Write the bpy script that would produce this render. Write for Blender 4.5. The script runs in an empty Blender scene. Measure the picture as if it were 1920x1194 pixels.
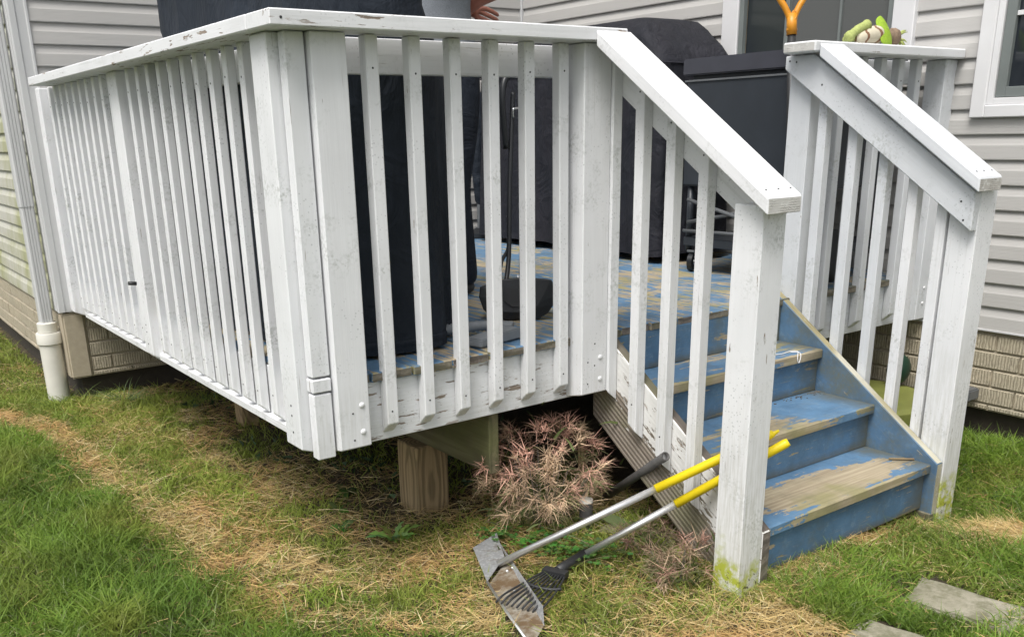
import bpy, bmesh, math, random
import numpy as np
from mathutils import Vector, Matrix, noise as mnoise

S = bpy.context.scene
COL = S.collection
R = math.radians
rng = np.random.default_rng(7)
random.seed(7)

# ------------------------------------------------------------------ camera
def cam_axes(yaw, pitch, roll):
    y, p, r = R(yaw), R(pitch), R(roll)
    f = Vector((-math.sin(y)*math.cos(p), math.cos(y)*math.cos(p), math.sin(p)))
    rt = Vector((math.cos(y), math.sin(y), 0)); up = rt.cross(f)
    return rt*math.cos(r)+up*math.sin(r), -rt*math.sin(r)+up*math.cos(r), f
cd = bpy.data.cameras.new('camera'); cam = bpy.data.objects.new('camera', cd); COL.objects.link(cam)
rt, up, fw = cam_axes(-35.4683, -18.4226, -1.2428)
M = Matrix((rt, up, -fw)).transposed().to_4x4(); M.translation = (-1.0958, -2.3670, 0.6608)
cam.matrix_world = M
cd.sensor_width = 36; cd.lens = 1738.79/1920*36
cd.shift_x = (960-925.34)/1920; cd.shift_y = (827.0-597)/1920
cd.clip_start = 0.02; cd.clip_end = 400
S.camera = cam

# ------------------------------------------------------------------ world and sun (soft overcast light from the open front-left side)
SUN_DIR = Vector((-0.66, -0.34, 1.30)).normalized()      # towards the sun
W = bpy.data.worlds.new('World'); S.world = W; W.use_nodes = True
wn = W.node_tree.nodes; wl = W.node_tree.links; wn.clear()
sky = wn.new('ShaderNodeTexSky'); sky.sky_type = 'NISHITA'; sky.sun_disc = False
sky.sun_elevation = math.asin(SUN_DIR.z); sky.sun_rotation = math.atan2(SUN_DIR.x, SUN_DIR.y)
sky.dust_density = 4.0; sky.air_density = 1.0; sky.ozone_density = 1.0
hs = wn.new('ShaderNodeHueSaturation'); hs.inputs['Saturation'].default_value = 0.22
bg = wn.new('ShaderNodeBackground'); bg.inputs[1].default_value = 0.132
wo = wn.new('ShaderNodeOutputWorld')
wl.new(sky.outputs[0], hs.inputs['Color']); wl.new(hs.outputs[0], bg.inputs[0]); wl.new(bg.outputs[0], wo.inputs[0])
sd = bpy.data.lights.new('sun', 'SUN'); sd.energy = 2.0; sd.angle = R(28); sd.color = (1.0, 0.965, 0.91)
sun = bpy.data.objects.new('sun', sd); COL.objects.link(sun)
sun.rotation_euler = SUN_DIR.to_track_quat('Z', 'Y').to_euler()
S.view_settings.view_transform = 'Standard'; S.view_settings.look = 'None'
S.view_settings.exposure = 0.60; S.view_settings.gamma = 1; S.view_settings.use_curve_mapping = False

# ------------------------------------------------------------------ materials
class NT:
    def __init__(s, name):
        s.m = bpy.data.materials.new(name); s.m.use_nodes = True
        s.t = s.m.node_tree; s.t.nodes.clear()
        s.out = s.n('ShaderNodeOutputMaterial'); s.b = s.n('ShaderNodeBsdfPrincipled')
        s.l(s.b.outputs[0], s.out.inputs[0])
    def n(s, typ, **kw):
        x = s.t.nodes.new(typ)
        for k, v in kw.items(): setattr(x, k, v)
        return x
    def l(s, a, b): s.t.links.new(a, b)
    def put(s, inp, v):
        if isinstance(v, (int, float)): inp.default_value = v
        elif isinstance(v, (tuple, list)):
            inp.default_value = tuple(v)+(1,) if len(v) == 3 and len(inp.default_value) == 4 else tuple(v)
        else: s.l(v, inp)
    def coord(s, scale=(1, 1, 1), kind='Object', rand=True):
        v = s.n('ShaderNodeNewGeometry').outputs['Position'] if kind == 'World' else s.n('ShaderNodeTexCoord').outputs[kind]
        if rand and kind == 'Object':
            oi = s.n('ShaderNodeObjectInfo'); mu = s.n('ShaderNodeVectorMath', operation='SCALE')
            cx = s.n('ShaderNodeCombineXYZ'); s.l(oi.outputs['Random'], cx.inputs[0]); s.l(oi.outputs['Random'], cx.inputs[1]); s.l(oi.outputs['Random'], cx.inputs[2])
            s.l(cx.outputs[0], mu.inputs[0]); mu.inputs['Scale'].default_value = 37.0
            ad = s.n('ShaderNodeVectorMath', operation='ADD'); s.l(v, ad.inputs[0]); s.l(mu.outputs[0], ad.inputs[1]); v = ad.outputs[0]
        mp = s.n('ShaderNodeVectorMath', operation='MULTIPLY'); s.l(v, mp.inputs[0]); mp.inputs[1].default_value = scale
        return mp.outputs[0]
    def noise(s, vec, scale, detail=4, rough=.55, dist=0.0):
        x = s.n('ShaderNodeTexNoise'); s.l(vec, x.inputs['Vector']); x.inputs['Scale'].default_value = scale
        x.inputs['Detail'].default_value = detail; x.inputs['Roughness'].default_value = rough; x.inputs['Distortion'].default_value = dist
        return x.outputs['Fac']
    def voro(s, vec, scale, feature='F1'):
        x = s.n('ShaderNodeTexVoronoi', feature=feature); s.l(vec, x.inputs['Vector']); x.inputs['Scale'].default_value = scale
        return x.outputs['Distance']
    def wave(s, vec, scale, dist=2., detail=2, dirn='X', dscale=1.0):
        x = s.n('ShaderNodeTexWave'); x.bands_direction = dirn; s.l(vec, x.inputs['Vector']); x.inputs['Scale'].default_value = scale
        x.inputs['Distortion'].default_value = dist; x.inputs['Detail'].default_value = detail; x.inputs['Detail Scale'].default_value = dscale
        return x.outputs['Fac']
    def ramp(s, v, a, b, lo=0., hi=1.):
        x = s.n('ShaderNodeMapRange'); x.clamp = True; s.put(x.inputs[0], v)
        for i, q in zip((1, 2, 3, 4), (a, b, lo, hi)): s.put(x.inputs[i], q)
        return x.outputs[0]
    def math(s, op, a, b=0.):
        x = s.n('ShaderNodeMath', operation=op); s.put(x.inputs[0], a); s.put(x.inputs[1], b); return x.outputs[0]
    def mix(s, f, a, b, mode='MIX'):
        x = s.n('ShaderNodeMixRGB', blend_type=mode); s.put(x.inputs[0], f); s.put(x.inputs[1], a); s.put(x.inputs[2], b); return x.outputs[0]
    def sep(s, v):
        x = s.n('ShaderNodeSeparateXYZ'); s.l(v, x.inputs[0]); return x.outputs
    def bump(s, h, strength=.3, dist=.002, prev=None):
        x = s.n('ShaderNodeBump'); x.inputs['Strength'].default_value = strength; x.inputs['Distance'].default_value = dist
        s.l(h, x.inputs['Height'])
        if prev is not None: s.l(prev, x.inputs['Normal'])
        return x.outputs[0]
    def _x(s): pass
    def fin(s, color, rough=.6, normal=None, metal=0., spec=.5):
        s.put(s.b.inputs['Base Color'], color); s.put(s.b.inputs['Roughness'], rough); s.put(s.b.inputs['Metallic'], metal)
        s.b.inputs['Specular IOR Level'].default_value = spec
        if normal is not None: s.l(normal, s.b.inputs['Normal'])
        return s.m
MAT = {}
def paint(name, base=(.785, .79, .81), peel=.70, speck=.42, moss=None, mildew=.62, wood=(.16, .13, .105)):
    n = NT(name)
    g = n.coord((1.1, 26, 26)); o = n.coord((1, 1, 1)); w = n.coord((1, 1, 1), 'World')
    grain = n.noise(g, 2.2, 5, .6); fine = n.noise(g, 9, 3, .6)
    brush = n.noise(n.coord((3, 70, 70)), 3, 2)
    big = n.noise(o, 5, 4)
    col = n.mix(n.ramp(big, .35, .7), base, [c*.90 for c in base])
    col = n.mix(n.ramp(grain, .35, .75, 0, .30), col, [c*.80 for c in base])
    # grey green mildew bloom
    mil = n.math('MULTIPLY', n.ramp(n.noise(o, 7, 5, .65), .52, .72), n.ramp(n.noise(o, 90, 3, .6), .45, .62))
    col = n.mix(n.math('MULTIPLY', mil, mildew), col, (.22, .24, .20))
    # small dark mould specks
    vs = n.voro(n.coord((1, 1, 1)), 85); sp = n.math('MULTIPLY', n.ramp(vs, .16, .24, 1, 0), n.ramp(n.noise(o, 6, 3), .50, .62))
    col = n.mix(n.math('MULTIPLY', sp, speck), col, (.20, .21, .22))
    # dirt close to the lower ends (rain splash), with a ragged edge
    hz = n.sep(w)[2]
    dz_ = n.ramp(n.math('ADD', hz, n.math('MULTIPLY', n.math('SUBTRACT', n.noise(w, 10, 5, .65), .5), .5)), -.38, .02, 1, 0)
    dz_ = n.math('MULTIPLY', dz_, n.ramp(n.noise(n.coord((1.5, 22, 22)), 5, 5, .7), .40, .62))
    col = n.mix(n.math('MULTIPLY', dz_, .42), col, (.33, .32, .25))
    oi = n.n('ShaderNodeObjectInfo').outputs['Random']
    col = n.mix(n.ramp(oi, 0, 1, 0, .16), col, (.50, .53, .53))
    drip = n.ramp(n.noise(n.coord((.8, 45, 45)), 3, 4, .6), .56, .70)
    col = n.mix(n.math('MULTIPLY', drip, n.ramp(n.noise(o, 4, 3), .4, .65, 0, .33)), col, (.40, .41, .38))
    # peeling
    pe = n.noise(n.coord((2.2, 15, 15)), 4.0, 7, .62); pm = n.ramp(pe, peel, peel+.014)
    pb = n.noise(n.coord((1, 1, 1)), 1.7, 2); pm = n.math('MULTIPLY', pm, n.ramp(pb, .44, .52))
    cr = n.noise(n.coord((1.5, 60, 60)), 2.5, 4, .6); crm = n.math('MULTIPLY', n.ramp(cr, .69, .72), n.ramp(n.noise(n.coord((1,1,1)), 3.1, 2), .47, .57))
    pm = n.math('MAXIMUM', pm, crm)
    wc = n.mix(n.ramp(fine, .3, .7), wood, [c*2.1 for c in wood])
    col = n.mix(pm, col, wc)
    if moss:
        z0, z1 = moss
        mm = n.ramp(n.math('ADD', hz, n.math('MULTIPLY', n.math('SUBTRACT', n.noise(w, 13, 5, .6), .5), .34)), z0, z1, 1, 0)
        col = n.mix(n.math('MULTIPLY', mm, .35), col, (.32, .33, .20))
        m2 = n.math('MULTIPLY', n.ramp(mm, .45, .8), n.ramp(n.noise(w, 30, 5, .7), .42, .56))
        col = n.mix(m2, col, (.36, .40, .05))
        m3 = n.math('MULTIPLY', n.ramp(mm, .5, .9), n.ramp(n.noise(w, 45, 4, .7), .58, .66))
        col = n.mix(m3, col, (.07, .06, .035))
    h = n.math('SUBTRACT', n.math('ADD', n.math('MULTIPLY', grain, .5), n.math('MULTIPLY', brush, .25)), n.math('MULTIPLY', pm, .8))
    nm = n.bump(h, .55, .0022)
    return n.fin(col, n.ramp(pm, 0, 1, .52, .85), nm)
MAT['white'] = paint('weathered_white_paint')
MAT['white_rail'] = paint('flaking_white_paint', peel=.60, speck=.2, mildew=.25)
MAT['white_rim'] = paint('cracked_white_paint', peel=.585, speck=.3, mildew=.35)
MAT['white_moss'] = paint('mossy_white_paint', peel=.66, moss=(-.70, -.42))
MAT['white_grey'] = paint('greyer_white_paint', base=(.66, .68, .71), peel=.72, speck=.35)

def blue(name, wear=.50, tint=(.105, .215, .355), strk=1.0, patch=None, nose=False, grime=True, low=None):
    n = NT(name)
    o = n.coord((1, 1, 1)); w = n.coord((1, 1, 1), 'World'); ob = n.sep(n.coord((1, 1, 1), rand=False)); ws = n.sep(w)
    grain = n.noise(n.coord((1.0, 30, 30)), 3, 5, .6)
    big = n.noise(w, 3.2, 5, .62)
    st = n.noise(n.coord((1.3, 17, 17)), 3.2, 6, .62)
    k = n.math('ADD', n.math('MULTIPLY', st, strk), n.math('MULTIPLY', n.math('SUBTRACT', big, .5), .8))
    k = n.math('ADD', k, n.math('MULTIPLY', n.math('SUBTRACT', n.noise(n.coord((1.6, 3.2, 3.2)), 9, 8, .72), .5), .55))
    if patch:      # trodden area: ellipse in the board's own coordinates
        cx, cy, rx, ry, amt = patch
        e = n.math('ADD', n.math('POWER', n.math('DIVIDE', n.math('SUBTRACT', ob[0], cx), rx), 2.), n.math('POWER', n.math('DIVIDE', n.math('SUBTRACT', ob[1], cy), ry), 2.))
        k = n.math('ADD', k, n.math('MULTIPLY', n.ramp(e, 0, 2.2, 1, -.6), amt))
    if nose: k = n.math('ADD', k, n.ramp(ob[1], .001, .012, .20, 0))
    m = n.ramp(k, wear, wear+.016)
    dirt = n.noise(w, 9, 6, .7)
    bc = n.mix(n.ramp(dirt, .35, .75), tint, [c*.60 for c in tint])
    bc = n.mix(n.ramp(n.noise(o, 26, 4, .7), .55, .75, 0, .5), bc, (.19, .29, .38))
    bc = n.mix(n.math('MULTIPLY', n.ramp(n.noise(n.coord((1.6, 60, 60)), 5, 4, .7), .60, .68), .6), bc, (.24, .25, .22))
    wd = n.mix(n.ramp(grain, .3, .7), (.46, .39, .275), (.26, .21, .14))
    wd = n.mix(n.ramp(n.noise(w, 5, 4), .48, .62, 0, .6), wd, (.23, .225, .085))
    col = n.mix(m, bc, wd)
    gk = n.math('MULTIPLY', n.ramp(n.math('ADD', ws[0], n.math('MULTIPLY', n.noise(w, 12, 5, .7), .16)), 1.97, 2.09), n.ramp(ws[1], .0, .03, 1, 0))
    col = n.mix(n.math('MULTIPLY', gk, .8 if grime else 0.), col, (.085, .08, .045))
    smear = n.math('MULTIPLY', n.ramp(n.noise(w, 6, 6, .7), .50 if grime else .42, .68 if grime else .62), n.ramp(n.noise(w, 70, 3, .7), .3, .6, .4, 1))
    col = n.mix(n.math('MULTIPLY', smear, .45 if grime else .85), col, (.135, .135, .085))
    if low:    # dirt washed against the lower edge, ragged
        lo = n.ramp(n.math('ADD', ob[low[0]], n.math('MULTIPLY', n.math('SUBTRACT', n.noise(w, 16, 5, .7), .5), low[2])), 0, low[1], 1, 0)
        col = n.mix(n.math('MULTIPLY', lo, .75), col, (.105, .095, .055))
    h = n.math('SUBTRACT', n.math('MULTIPLY', grain, .6), n.math('MULTIPLY', m, .5))
    return n.fin(col, .62, n.bump(h, .5, .002))
MAT['blue_deck'] = blue('worn_blue_deck_paint', .525, patch=(.85, .07, .75, 9., .045))
MAT['blue_tread'] = blue('worn_blue_tread_paint', .515, strk=.85, nose=True)
MAT['blue_mid'] = blue('half_bare_blue_tread_paint', .42, strk=.6, nose=True, patch=(.36, .10, .32, .12, .20))
MAT['blue_low'] = blue('mostly_bare_blue_tread_paint', .36, strk=.5, nose=True, patch=(.45, .11, .40, .10, .29))
MAT['blue_stringer'] = blue('scuffed_blue_stringer_paint', .78, tint=(.090, .175, .285), grime=False)
MAT['blue_riser'] = blue('scuffed_blue_riser_paint', .70, low=(1, .035, .05), tint=(.085, .180, .300))

def wood(name, a, b, green=0., ridges=False, scale=1., rings=False):
    n = NT(name)
    gr = n.noise(n.coord((1.0, 28, 28)), 2.6*scale, 6, .62, .3)
    rg = n.wave(n.coord((.12, 1, 1)), 10*scale, 5, 3, 'Z', 1.2)
    if rings:
        sh_ = n.n('ShaderNodeVectorMath', operation='ADD'); n.l(n.coord((1, 1, 1), rand=False), sh_.inputs[0]); sh_.inputs[1].default_value = (-.16, -.06, -.085)
        sc2 = n.n('ShaderNodeVectorMath', operation='MULTIPLY'); n.l(sh_.outputs[0], sc2.inputs[0]); sc2.inputs[1].default_value = (.20, 1, 1)
        x = n.n('ShaderNodeTexWave'); x.wave_type = 'RINGS'; x.rings_direction = 'SPHERICAL'; n.l(sc2.outputs[0], x.inputs['Vector']); x.inputs['Scale'].default_value = 26; x.inputs['Distortion'].default_value = 2.2; x.inputs['Detail'].default_value = 2; x.inputs['Detail Scale'].default_value = 1.5
        rg = x.outputs['Fac']
    big = n.noise(n.coord((1, 1, 1)), 4, 4)
    col = n.mix(n.ramp(gr, .3, .7), a, b)
    col = n.mix(n.ramp(rg, .35, .85, 0, .65), col, [c*.50 for c in b])
    if green: col = n.mix(n.math('MULTIPLY', n.ramp(big, .42, .62), green), col, (.13, .14, .05))
    h = n.math('ADD', gr, n.math('MULTIPLY', rg, .35))
    if ridges:
        rb = n.wave(n.coord((0, 0, 1)), 17, .4, 1, 'Z')
        h = n.math('ADD', h, n.math('MULTIPLY', rb, 1.6)); col = n.mix(n.ramp(rb, .0, .45, .55, 0), col, [c*.45 for c in a])
    return n.fin(col, .85, n.bump(h, .7, .003))
MAT['post_wood'] = wood('treated_post_wood', (.44, .32, .18), (.27, .19, .105), .15, rings=True)
MAT['grey_wood'] = wood('grey_raw_wood', (.24, .21, .18), (.12, .10, .085), .35)
MAT['beam_wood'] = wood('greenish_beam_wood', (.19, .165, .10), (.10, .09, .05), .6)
def endgrain(name, k):
    n = NT(name); v = n.coord((1, 1, 1))
    r = n.wave(v, 60, 6, 2, 'Z', 3); q = n.noise(v, 70, 4)
    r = n.math('MULTIPLY', r, n.ramp(n.noise(v, 25, 4), .35, .65))
    col = n.mix(n.ramp(r, .3, .8, 0, k), (.62, .62, .60), (.13, .12, .11)); col = n.mix(n.ramp(q, .60-k*.1, .70, k*.8, 0), col, (.34, .32, .29))
    return n.fin(col, .9, n.bump(r, .6, .002))
MAT['end'] = endgrain('painted_end_grain', .45); MAT['end_dark'] = endgrain('bare_end_grain', .9)
def stringer_mat():
    # raw ridged lumber whose upper half still carries flaking white paint; local Z runs across the board
    n = NT('half_painted_stringer_wood')
    gr = n.noise(n.coord((1.0, 28, 28)), 2.6, 6, .62)
    rb = n.wave(n.coord((.02, 0, 1), rand=False), 19, 1.5, 2, 'Z')
    raw = n.mix(n.ramp(gr, .3, .7), (.31, .27, .225), (.16, .13, .105)); raw = n.mix(n.ramp(rb, 0, .5, .45, 0), raw, (.10, .085, .065))
    raw = n.mix(n.ramp(n.noise(n.coord((1, 1, 1)), 5, 4), .5, .66, 0, .5), raw, (.14, .15, .06))
    z = n.sep(n.coord((1, 1, 1), rand=False))[2]
    k = n.math('ADD', z, n.math('MULTIPLY', n.math('SUBTRACT', n.noise(n.coord((1.4, 5, 5)), 6, 6, .65), .5), .30))
    k = n.math('SUBTRACT', k, n.math('MULTIPLY', n.ramp(n.noise(n.coord((2, 9, 9)), 7, 5, .7), .56, .60), .2))
    m = n.ramp(k, .135, .143)
    col = n.mix(m, raw, n.mix(gr, (.73, .73, .72), (.58, .57, .55)))
    h = n.math('ADD', n.math('MULTIPLY', rb, n.ramp(m, 0, 1, .8, .12)), n.math('MULTIPLY', gr, .5))
    return n.fin(col, .8, n.bump(h, .75, .003))
MAT['stringer'] = stringer_mat()

def siding(name, base, stain=0.):
    n = NT(name)
    gr = n.noise(n.coord((.9, 40, 40)), 2.4, 4, .6)
    gr2 = n.wave(n.coord((.25, 1, 1)), 55, 5, 2, 'Z', .5)
    big = n.noise(n.coord((1, 1, 1), 'World'), 1.5, 3)
    col = n.mix(n.ramp(big, .3, .7), base, [c*.93 for c in base]); col = n.mix(n.ramp(gr, .4, .7, 0, .35), col, [c*.82 for c in base])
    sp = n.math('MULTIPLY', n.ramp(n.voro(n.coord((1, 1, 1), 'World'), 55), .07, .12, 1, 0), n.ramp(n.noise(n.coord((1, 1, 1), 'World'), 5, 3), .56, .64))
    col = n.mix(n.math('MULTIPLY', sp, .65), col, (.07, .07, .065))
    if stain:
        w = n.coord((1, 1.6, .8), 'World'); a = n.ramp(n.noise(w, 2.1, 5, .65), .42, .62)
        col = n.mix(n.math('MULTIPLY', a, stain), col, (.30, .31, .13))
    return n.fin(col, .5, n.bump(n.math('ADD', gr, n.math('MULTIPLY', gr2, .4)), .35, .0016))
MAT['siding'] = siding('grey_vinyl_siding', (.465, .455, .44))
MAT['siding_stain'] = siding('algae_stained_vinyl_siding', (.53, .52, .46), .85)
def brickm():
    n = NT('tan_ribbed_brick_panel')
    w = n.coord((1, 1, 1), 'World')
    s_ = n.sep(w); u = n.math('ADD', s_[0], s_[1])
    cx = n.n('ShaderNodeCombineXYZ'); n.l(u, cx.inputs[0]); n.l(n.math('MULTIPLY', s_[2], .35), cx.inputs[1])
    rib = n.wave(cx.outputs[0], 24, 4.5, 3, 'X', 3.5); nz = n.noise(w, 60, 5, .65); oi = n.n('ShaderNodeObjectInfo').outputs['Random']
    col = n.mix(n.ramp(rib, .1, .6), (.31, .265, .19), (.50, .435, .32)); col = n.mix(n.ramp(nz, .4, .7, 0, .5), col, (.27, .24, .185))
    col = n.mix(n.ramp(oi, 0, 1, 0, .25), col, (.24, .24, .19))
    return n.fin(col, .85, n.bump(n.math('ADD', rib, n.math('MULTIPLY', nz, .7)), .55, .004))
MAT['brick'] = brickm()
def simple(name, col, rough=.5, metal=0., nscale=0, nstr=.2, var=.15, spec=.5, kind='Object', dist=.002):
    n = NT(name); v = n.coord((1, 1, 1), kind)
    q = n.noise(v, nscale or 8, 5, .6)
    c = n.mix(n.ramp(q, .3, .7), col, [x*(1-var) for x in col])
    return n.fin(c, rough, n.bump(q, nstr, dist) if nscale else None, metal, spec)
MAT['mortar'] = simple('tan_mortar', (.42, .365, .27), .9, nscale=40)
MAT['concrete'] = simple('shadow_dark_concrete', (.055, .045, .033), .9, nscale=20, var=.4)  # soil brown, darkened for the shadow gap under the brick panels
MAT['vinyl'] = simple('off_white_vinyl_trim', (.52, .525, .53), .42, nscale=3, nstr=.05, var=.07)
MAT['vinyl_white'] = simple('white_window_vinyl', (.68, .68, .69), .4, nscale=5, nstr=.05, var=.08)
MAT['cap_white'] = simple('clean_white_cap', (.62, .60, .55), .5, nscale=5, nstr=.05, var=.04)
MAT['sash'] = simple('grey_green_sash', (.17, .19, .185), .45, nscale=5, nstr=.05)
MAT['pvc'] = simple('cream_pvc_pipe', (.66, .645, .58), .4, nscale=9, nstr=.04, var=.12)
def glassm():
    n = NT('dark_window_glass'); q = n.noise(n.coord((1, 1, 1), 'World'), 1.3, 2)
    c = n.mix(n.ramp(q, .4, .6), (.018, .022, .028), (.03, .036, .036))
    return n.fin(c, .06, None, 0, .6)
MAT['glass'] = glassm()
MAT['screen'] = simple('insect_screen', (.095, .10, .098), .7, nscale=300, nstr=.3)
def cloth(name, col, col2, sc=7, rough=.75, weave=700, spec=.3):
    n = NT(name); v = n.coord((1, 1, .35)); q = n.noise(v, sc, 5, .55); f = n.noise(n.coord((1, 1, 1)), weave, 2)
    c = n.mix(n.ramp(q, .35, .68), col, col2); c = n.mix(n.ramp(f, .3, .7, 0, .25), c, [x*1.5+.003 for x in col])
    fo = n.noise(n.coord((1, 1, .22)), 9, 3, .5, 1.2); cr = n.noise(n.coord((1, 1, 1)), 5, 4, .6, 1.5)
    c = n.mix(n.ramp(n.noise(n.coord((1, 1, 1)), 3.5, 6, .7), .5, .72, 0, .4), c, [x*2.2+.004 for x in col])
    nm = n.bump(n.math('ADD', n.math('MULTIPLY', fo, 1.), n.math('MULTIPLY', cr, .8)), .55, .045)
    return n.fin(c, rough, n.bump(n.math('ADD', q, n.math('MULTIPLY', f, .05)), .4, .01, nm), 0, spec)
MAT['cover_navy'] = cloth('blue_black_cover_cloth', (.0125, .0175, .026), (.008, .012, .019))
MAT['cover_brown'] = cloth('charcoal_purple_cover_cloth', (.0135, .0135, .019), (.008, .010, .015))
MAT['denim'] = cloth('dark_navy_trousers', (.008, .0115, .019), (.005, .008, .014), 14, .85)
def tee():
    n = NT('heather_grey_jersey'); f = n.noise(n.coord((1, 1, 3)), 260, 4, .8); q = n.noise(n.coord((1, 1, 1)), 13, 4)
    c = n.mix(n.ramp(f, .35, .65), (.13, .145, .165), (.27, .29, .32)); return n.fin(c, .9, n.bump(n.math('ADD', q, n.math('MULTIPLY', f, .1)), .4, .012))
MAT['tee'] = tee()
def skinm():
    n = NT('sunburnt_skin'); q = n.noise(n.coord((1, 1, 1)), 22, 5, .65); f = n.noise(n.coord((1, 1, 1)), 190, 3)
    c = n.mix(n.ramp(q, .35, .7), (.46, .20, .145), (.34, .125, .09)); m = n.fin(c, .5, n.bump(n.math('ADD', q, f), .35, .0015))
    n.b.inputs['Subsurface Weight'].default_value = .12; n.b.inputs['Subsurface Radius'].default_value = (.01, .004, .002); return m
MAT['skin'] = skinm()
MAT['hair'] = simple('brown_hair', (.05, .03, .02), .6, nscale=120, nstr=.6)
MAT['black_plastic'] = simple('black_plastic', (.012, .014, .017), .38, nscale=30, nstr=.1)
MAT['dark_metal'] = simple('dark_painted_steel', (.030, .036, .045), .42, 0., nscale=10, nstr=.05, var=.2)
MAT['lid_metal'] = simple('charcoal_painted_lid', (.050, .052, .066), .45, 0., nscale=10, nstr=.05, var=.15)
MAT['tube_grey'] = simple('grey_steel_tube', (.16, .17, .18), .4, .3)
MAT['chrome'] = simple('bright_steel', (.62, .63, .64), .28, 1.)
def alu():
    n = NT('scratched_bright_aluminium'); q = n.noise(n.coord((1, 60, 60)), 6, 4); f = n.noise(n.coord((1, 1, 1)), 26, 5, .7)
    c = n.mix(n.ramp(f, .4, .7), (.80, .80, .80), (.60, .60, .60)); return n.fin(c, n.ramp(f, .35, .7, .28, .45), n.bump(q, .25, .0006), .85)
MAT['alu'] = alu()
def pan():
    n = NT('dirty_galvanised_sheet'); v = n.coord((1, 1, 1), 'World'); q = n.noise(v, 22, 6, .7); p = n.voro(v, 90)
    c = n.mix(n.ramp(p, .1, .6), (.56, .57, .58), (.40, .41, .42)); c = n.mix(n.ramp(q, .52, .68, 0, .75), c, (.20, .145, .085))
    return n.fin(c, .45, n.bump(q, .25, .002), .55)
MAT['pan'] = pan()
def pan_dirt():
    n = NT('soiled_galvanised_sheet'); v = n.coord((1, 1, 1), 'World'); q = n.noise(v, 17, 6, .7)
    c = n.mix(n.ramp(q, .38, .6), (.36, .335, .28), (.15, .10, .055)); return n.fin(c, .6, n.bump(q, .3, .002), .3)
MAT['pan_dirt'] = pan_dirt()
MAT['yellow'] = simple('yellow_vinyl_grip', (.80, .62, .015), .38, nscale=14, nstr=.05, var=.12)
MAT['orange'] = simple('amber_plastic', (.66, .27, .018), .4, nscale=9, nstr=.04)
MAT['dark_grey'] = simple('dark_grey_plastic', (.022, .023, .025), .5, nscale=30)
MAT['pipe_grey'] = simple('weathered_grey_pipe', (.085, .082, .080), .6, nscale=30, nstr=.2, var=.35)
MAT['grey_plastic'] = simple('light_grey_plastic', (.23, .25, .27), .5, nscale=20)
MAT['lime_tub'] = simple('faded_lime_plastic', (.25, .27, .07), .5, nscale=8, nstr=.15, var=.25)
MAT['tub_side'] = simple('pale_grey_green_plastic', (.35, .36, .27), .5, nscale=8)
MAT['dark_green'] = simple('dark_green_plastic', (.012, .045, .028), .4, nscale=8)
MAT['lime_cloth'] = simple('lime_green_felt', (.30, .46, .035), .9, nscale=120, nstr=.5, var=.3)
MAT['pale_green'] = simple('pale_green_cloth', (.42, .48, .16), .9, nscale=90, nstr=.5, var=.35)
MAT['brown_cord'] = simple('brown_cord', (.27, .19, .13), .9, nscale=80, nstr=.8, var=.5)
def chevron():
    n = NT('cream_cloth_with_brown_chevrons'); s_ = n.sep(n.coord((1, 1, 1), rand=False))
    zz = n.math('PINGPONG', s_[2], .018); t = n.math('ADD', s_[0], zz); fr = n.math('PINGPONG', t, .032)
    q = n.noise(n.coord((1, 1, 1)), 90, 4)
    c = n.mix(n.ramp(fr, .0055, .0075, 1, 0), n.mix(q, (.62, .57, .45), (.5, .45, .34)), (.20, .105, .06)); return n.fin(c, .9, n.bump(q, .4, .002))
MAT['chevron'] = chevron()
def slabm():
    n = NT('mossy_paving_stone'); w = n.coord((1, 1, 1), 'World'); q = n.noise(w, 7, 7, .68); f = n.noise(w, 120, 4, .7)
    c = n.mix(n.ramp(q, .35, .65), (.34, .315, .25), (.20, .19, .13)); c = n.mix(n.ramp(f, .5, .7, 0, .5), c, (.34, .32, .26))
    c = n.mix(n.ramp(n.noise(w, 9, 6, .72), .47, .60, 0, .7), c, (.115, .115, .06))
    return n.fin(c, .95, n.bump(n.math('ADD', q, n.math('MULTIPLY', f, .5)), .7, .008))
MAT['slab'] = slabm()
def soil():
    n = NT('brown_soil_and_thatch'); w = n.coord((1, 1, 1), 'World'); q = n.noise(w, 9, 7, .7); f = n.noise(w, 160, 5, .75)
    c = n.mix(n.ramp(q, .35, .65), (.060, .044, .026), (.034, .029, .016)); c = n.mix(n.ramp(f, .45, .7, 0, .7), c, (.17, .125, .07))
    sp_ = n.sep(w); far = n.math('MAXIMUM', n.ramp(sp_[0], -1.0, -1.4), n.ramp(sp_[1], -1.4, -1.8))
    c = n.mix(far, c, n.mix(n.ramp(n.noise(w, 3, 6, .7), .35, .65), (.065, .085, .035), (.10, .11, .05)))
    return n.fin(c, 1., n.bump(n.math('ADD', q, n.math('MULTIPLY', f, .6)), .9, .02))
MAT['soil'] = soil()
def leafm(name='grass_blades', rough=.6, trans=.25):
    n = NT(name); a = n.n('ShaderNodeVertexColor'); a.layer_name = 'col'
    n.fin(a.outputs[0], rough, None, 0, .25)
    tr = n.n('ShaderNodeBsdfTranslucent'); n.l(a.outputs[0], tr.inputs[0]); mx = n.n('ShaderNodeMixShader'); mx.inputs[0].default_value = trans
    n.l(n.b.outputs[0], mx.inputs[1]); n.l(tr.outputs[0], mx.inputs[2]); n.l(mx.outputs[0], n.out.inputs[0]); return n.m
MAT['grass'] = leafm()
MAT['litter'] = leafm('plant_litter', .8, .1)

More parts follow.
